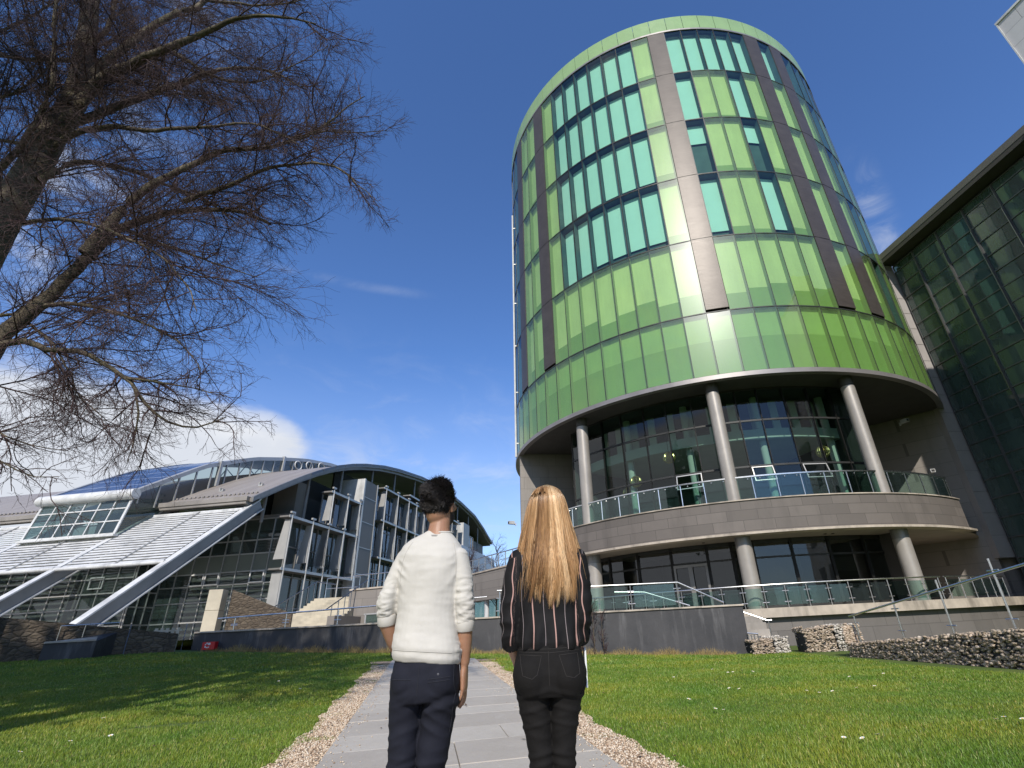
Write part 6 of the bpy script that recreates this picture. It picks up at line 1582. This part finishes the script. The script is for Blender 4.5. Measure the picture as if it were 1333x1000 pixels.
# blouse
mb = MB()
torso(mb, [(.958, -.004, 0, .140, .103), (.985, -.004, 0, .149, .111), (1.03, -.002, -.002, .147, .108), (1.10, .0, -.003, .138, .101), (1.2, .002, -.004, .145, .104), (1.29, .003, -.004, .157, .105), (1.345, .005, -.002, .150, .092), (1.385, .008, 0, .115, .072), (1.42, .011, .002, .062, .056), (1.445, .012, .004, .054, .052)], 2.25, .03)
limb(mb, [((-.122, 0, 1.338), .056, .068), ((-.146, -.010, 1.26), .055, .063), ((-.160, -.022, 1.16), .050, .056), ((-.167, -.022, 1.08), .047, .053), ((-.167, -.006, 1.02), .044, .048), ((-.166, .006, .995), .043, .046)], 22)
limb(mb, [((.132, 0, 1.334), .056, .068), ((.146, -.010, 1.25), .053, .061), ((.147, -.018, 1.15), .048, .054), ((.142, -.006, 1.07), .046, .050), ((.138, .030, 1.03), .043, .047), ((.136, .05, 1.012), .042, .045)], 22)
me = solid(mb, .0055, 3); co, no = get(me); x, y, z = co.T
armL = np.clip((-x - .128 + (1.30 - z) * -.06) / .018, 0, 1) * (z < 1.34); armR = np.clip((x - .116 - (1.3 - z) * .02) / .018, 0, 1) * (z < 1.34)
arm = np.maximum(armL, armR); n3 = vnoise(co, (6, 5, 5), 6.3)
d = arm * (.0075 * ridge(vnoise(co, (8, 8, 19), 12.4)) * np.clip((1.32 - z) / .2, .2, 1)) + (1 - arm) * (.0085 * vnoise(co, (13, 4, 3.5), 2.8) * np.clip((1.34 - z) / .2, 0, 1) + .003 * vnoise(co, (20, 8, 12), 3.3))
d += (1 - arm) * .006 * np.clip((1.06 - z) / .06, 0, 1) * np.sin(x * 95 + 3 * n3)
co2 = co + no * d[:, None]; put_co(me, co2)
warp = .010 * vnoise(co, (6, 6, 9), 21.0) + .006 * np.sin(z * 24 + x * 9)
u = np.where(armL > .5, (x + .166 + (1.16 - z) * .05) * 1.15 + .004 * np.sin(z * 46), np.where(armR > .5, (x - .146) * 1.15 + .004 * np.sin(z * 50 + 1), x + warp * .55))
u = np.where(arm > .5, u + .30, u)
fattr(me, 'stripe', u)
m, nt, bs = cloth_mat('striped_blouse', (.0065, .006, .0065), .75, 1400, .2, .0, .15)
at = nt.node('ShaderNodeAttribute', attribute_name='stripe'); uu = at.outputs['Fac']
def line(period, off, half):
    f = nt.math('FRACT', nt.math('MULTIPLY_ADD', uu, 1.0 / period, off)); return nt.math('LESS_THAN', nt.math('ABSOLUTE', nt.math('SUBTRACT', f, .5)), half / period)
wide = line(.094, .20, .0027); thin = line(.094, .68, .0012)
basec = bs.inputs['Base Color'].links[0].from_socket
c = nt.mix(thin, basec, (.24, .20, .20)); c = nt.mix(wide, c, (.42, .25, .215)); nt.set(bs.inputs['Base Color'], c)
me.materials.append(m); blouse = link_mesh('blouse', me, woman)
mblk, nt, bs = cloth_mat('blouse_black', (.0065, .006, .0065), .75, 1400, .2, .0, .15)
for c, rr, dv in (((-.166, .006, .998), .044, (.02, .45, -.9)), ((.136, .05, 1.012), .043, (-.1, .8, -.6))):
    mb = MB(); D = Vector(dv).normalized(); u_ = Vector((1, 0, 0)); u_ = (u_ - D * u_.dot(D)).normalized(); v_ = D.cross(u_)
    loft(mb, [(Vector(c) + D * -.028, u_ * rr * 1.0, v_ * rr * 1.05), (Vector(c) + D * -.024, u_ * rr * 1.1, v_ * rr * 1.14), (Vector(c) + D * .020, u_ * rr * 1.07, v_ * rr * 1.12), (Vector(c) + D * .024, u_ * rr * .95, v_ * rr * 1.0)], 28); mb.build('cuff', mblk, blouse, True)
mb = MB(); mb.tube([(.012 + .052 * cos(a), .003 + .052 * sin(a), 1.446) for a in np.linspace(0, 2 * pi, 29)], .008, 8, False); mb.build('collar', mblk, blouse, True)
# jeans
mb = MB()
torso(mb, [(1.0, -.004, 0, .126, .092), (.965, -.004, 0, .138, .102), (.92, -.004, -.004, .150, .110), (.87, -.005, -.006, .160, .116), (.82, -.005, -.004, .156, .110), (.785, -.004, 0, .14, .10)][::-1], 2.2)
ell(mb, (-.078, -.056, .865), (.080, .080, .088)); ell(mb, (.070, -.056, .865), (.078, .080, .088))
limb(mb, [((-.080, -.004, .83), .074, .096), ((-.068, 0, .72), .061, .076), ((-.050, .002, .58), .047, .054), ((-.046, 0, .48), .043, .048), ((-.050, -.014, .33), .051, .055), ((-.050, -.008, .12), .034, .038)], 22)
limb(mb, [((.072, -.004, .83), .074, .096), ((.050, 0, .72), .058, .075), ((.038, .002, .58), .045, .053), ((.040, 0, .48), .042, .047), ((.046, -.014, .33), .050, .054), ((.046, -.008, .12), .034, .038)], 22)
me = solid(mb, .0060, 4); co, no = get(me); x, y, z = co.T
d = .0022 * vnoise(co, (12, 12, 20), 1.1) + .0040 * ridge(vnoise(np.stack([x, y, z - .35 * abs(x)], -1), (3.2, 3.2, 17), 15.0)) * np.clip((.82 - z) / .08, 0, 1)
for zc, w_ in ((.80, .010), (.745, .009), (.69, .008), (.585, .010), (.55, .010)):
    s_ = np.where(x < -.004, -1, 1); d += (.0048 if zc > .6 else .006) * np.exp(-((z - zc + .22 * (abs(x + .004) - .06)) / w_) ** 2) * (y < .04)
co += no * d[:, None]; put_co(me, co)
jm2, nt, bs = cloth_mat('black_denim', (.0068, .0060, .0056), .85, 1000, .18, .0, .3); me.materials.append(jm2)
jeans = link_mesh('jeans', me, woman)
st_ = surf('stitch', (.020, .017, .015), .8, 0, .1, 20)
seams('pocket_seams', jeans, [[(-.128, .945), (-.034, .938), (-.052, .872), (-.074, .857), (-.112, .870), (-.128, .945)], [(.040, .938), (.118, .942), (.122, .868), (.098, .855), (.066, .862), (.040, .938)], [(-.004, .955), (-.004, .90), (-.004, .83)], [(-.13, .955), (0, .948), (.125, .953)], [(-.135, .965), (0, .962), (.13, .965)]], st_, .0013)
shoe('shoe', woman, -.052, .02, R(6), M['black'], M['sole'], .9); shoe('shoe', woman, .048, .02, R(-6), M['black'], M['sole'], .9)
mb = MB(); mb.hexa([(.150, .055, .80), (.158, .055, .80), (.154, .135, .80), (.146, .135, .80)], [(.152, .06, .955), (.160, .06, .955), (.156, .14, .955), (.148, .14, .955)])
pp = mb.build('folded_paper', surf('paper', (.72, .74, .74), .7, 0, .04, 10), None, False, .001); pp.location = (-.07, 2.50, .012); tag(pp, 'thin white folded paper held against the woman\'s right hip', 'paper')
# long blonde hair: an inner sheet and several thousand hanging strands
hb, nt, bs = new_mat('blonde_hair'); at = nt.node('ShaderNodeAttribute', attribute_name='tone'); ag = nt.node('ShaderNodeAttribute', attribute_name='along')
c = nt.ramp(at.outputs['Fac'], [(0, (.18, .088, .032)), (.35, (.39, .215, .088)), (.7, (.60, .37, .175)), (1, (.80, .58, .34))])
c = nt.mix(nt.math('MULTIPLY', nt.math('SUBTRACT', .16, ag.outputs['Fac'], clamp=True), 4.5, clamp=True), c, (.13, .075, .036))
nt.set(bs.inputs['Base Color'], c); bs.inputs['Roughness'].default_value = .34; bs.inputs['Specular IOR Level'].default_value = .6; bs.inputs['Anisotropic'].default_value = .4
def shell(th, s, q):
    """th: -pi/2 (left) .. 0 (back) .. pi/2 (right); s: 0 top .. 1 tips; q: 0 inner .. 1 outer"""
    z = 1.690 - s * .575
    zz = [1.00, 1.115, 1.16, 1.22, 1.31, 1.38, 1.45, 1.52, 1.578, 1.62, 1.655, 1.674, 1.691]
    wl = np.interp(z, zz, [.075, .100, .124, .142, .150, .142, .128, .112, .102, .090, .070, .046, .004])
    dp = np.interp(z, zz, [.128, .132, .136, .138, .138, .130, .126, .128, .130, .122, .100, .070, .004])
    cx = np.interp(z, zz, [.0, .002, .006, .010, .012, .012, .012, .012, .013, .014, .014, .014, .014])
    k = .86 + .14 * q
    x = cx + wl * k * np.sin(th); yy = .012 - dp * k * np.cos(th)
    return np.stack([x, yy, z + 0 * x], -1)
TH, SS = np.meshgrid(np.linspace(-1.9, 1.9, 41), np.linspace(0, .82, 36)); S = shell(TH, SS * (1 - .22 * np.abs(TH / 1.9) ** 2), .1 + 0 * TH)
nA, nB = TH.shape; i = np.arange((nA - 1) * (nB - 1)); rr_, cc_ = i // (nB - 1), i % (nB - 1); a = rr_ * nB + cc_
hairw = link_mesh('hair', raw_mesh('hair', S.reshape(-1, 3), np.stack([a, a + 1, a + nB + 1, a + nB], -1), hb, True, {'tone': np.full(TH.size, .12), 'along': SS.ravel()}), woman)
r = np.random.default_rng(77); N = 9500; K = 20
lock = r.integers(0, 150, N); lth = r.uniform(-1.75, 1.75, 150); lq = r.random(150); lt = r.normal(.55, .20, 150); lw_ = r.normal(0, 1, (150, 2)); llen = r.uniform(.70, 1.0, 150) ** .8
th = lth[lock] + r.normal(0, .055, N); q = np.clip(lq[lock] * .7 + .3 * r.random(N), 0, 1.05)
end = llen[lock] * (1 - .10 * (np.abs(th) / 1.75) ** 2) * r.uniform(.90, 1.0, N); end = np.where(r.random(N) < .18, end * r.uniform(.55, .95, N), end)
flare = r.normal(0, .05, 150)[lock][:, None]
s = np.linspace(0, 1, K)[None] * end[:, None] + .012
th2 = th[:, None] * (1 + .0 * s) + .05 * np.sin(s * 5 + lw_[lock, 0][:, None]) * s + .035 * np.sin(s * 9 + r.normal(0, 1, N)[:, None]) * s
pull = np.clip((s - .72) / .28, 0, 1); th2 = th2 + (lth[lock][:, None] - th2) * pull * .5
P = shell(th2, s, q[:, None] + 0 * s)
P[..., 0] += flare * np.clip((s - .45) / .5, 0, 1) ** 1.6 * .55
P[..., 0] += .006 * np.sin(s * 7 + 3 * lw_[lock, 1][:, None]) * s; P[..., 1] += -.004 * r.random(N)[:, None]
fly = (r.random(N) < .06)[:, None]; P[..., 0] += fly * (.045 * s ** 2 * np.sign(th)[:, None] * r.random(N)[:, None])
rad = np.broadcast_to(np.concatenate([np.full(K - 4, .00105), [.0009, .0007, .0005, .0002]]), (N, K))
V, F = tubes(P, rad, 3)
tone = np.clip(lt[lock] + r.normal(0, .13, N), 0, 1)
link_mesh('strands', raw_mesh('strands', V, F, hb, True, {'tone': np.repeat(tone, K * 3), 'along': np.repeat(s.ravel(), 3)}), hairw)
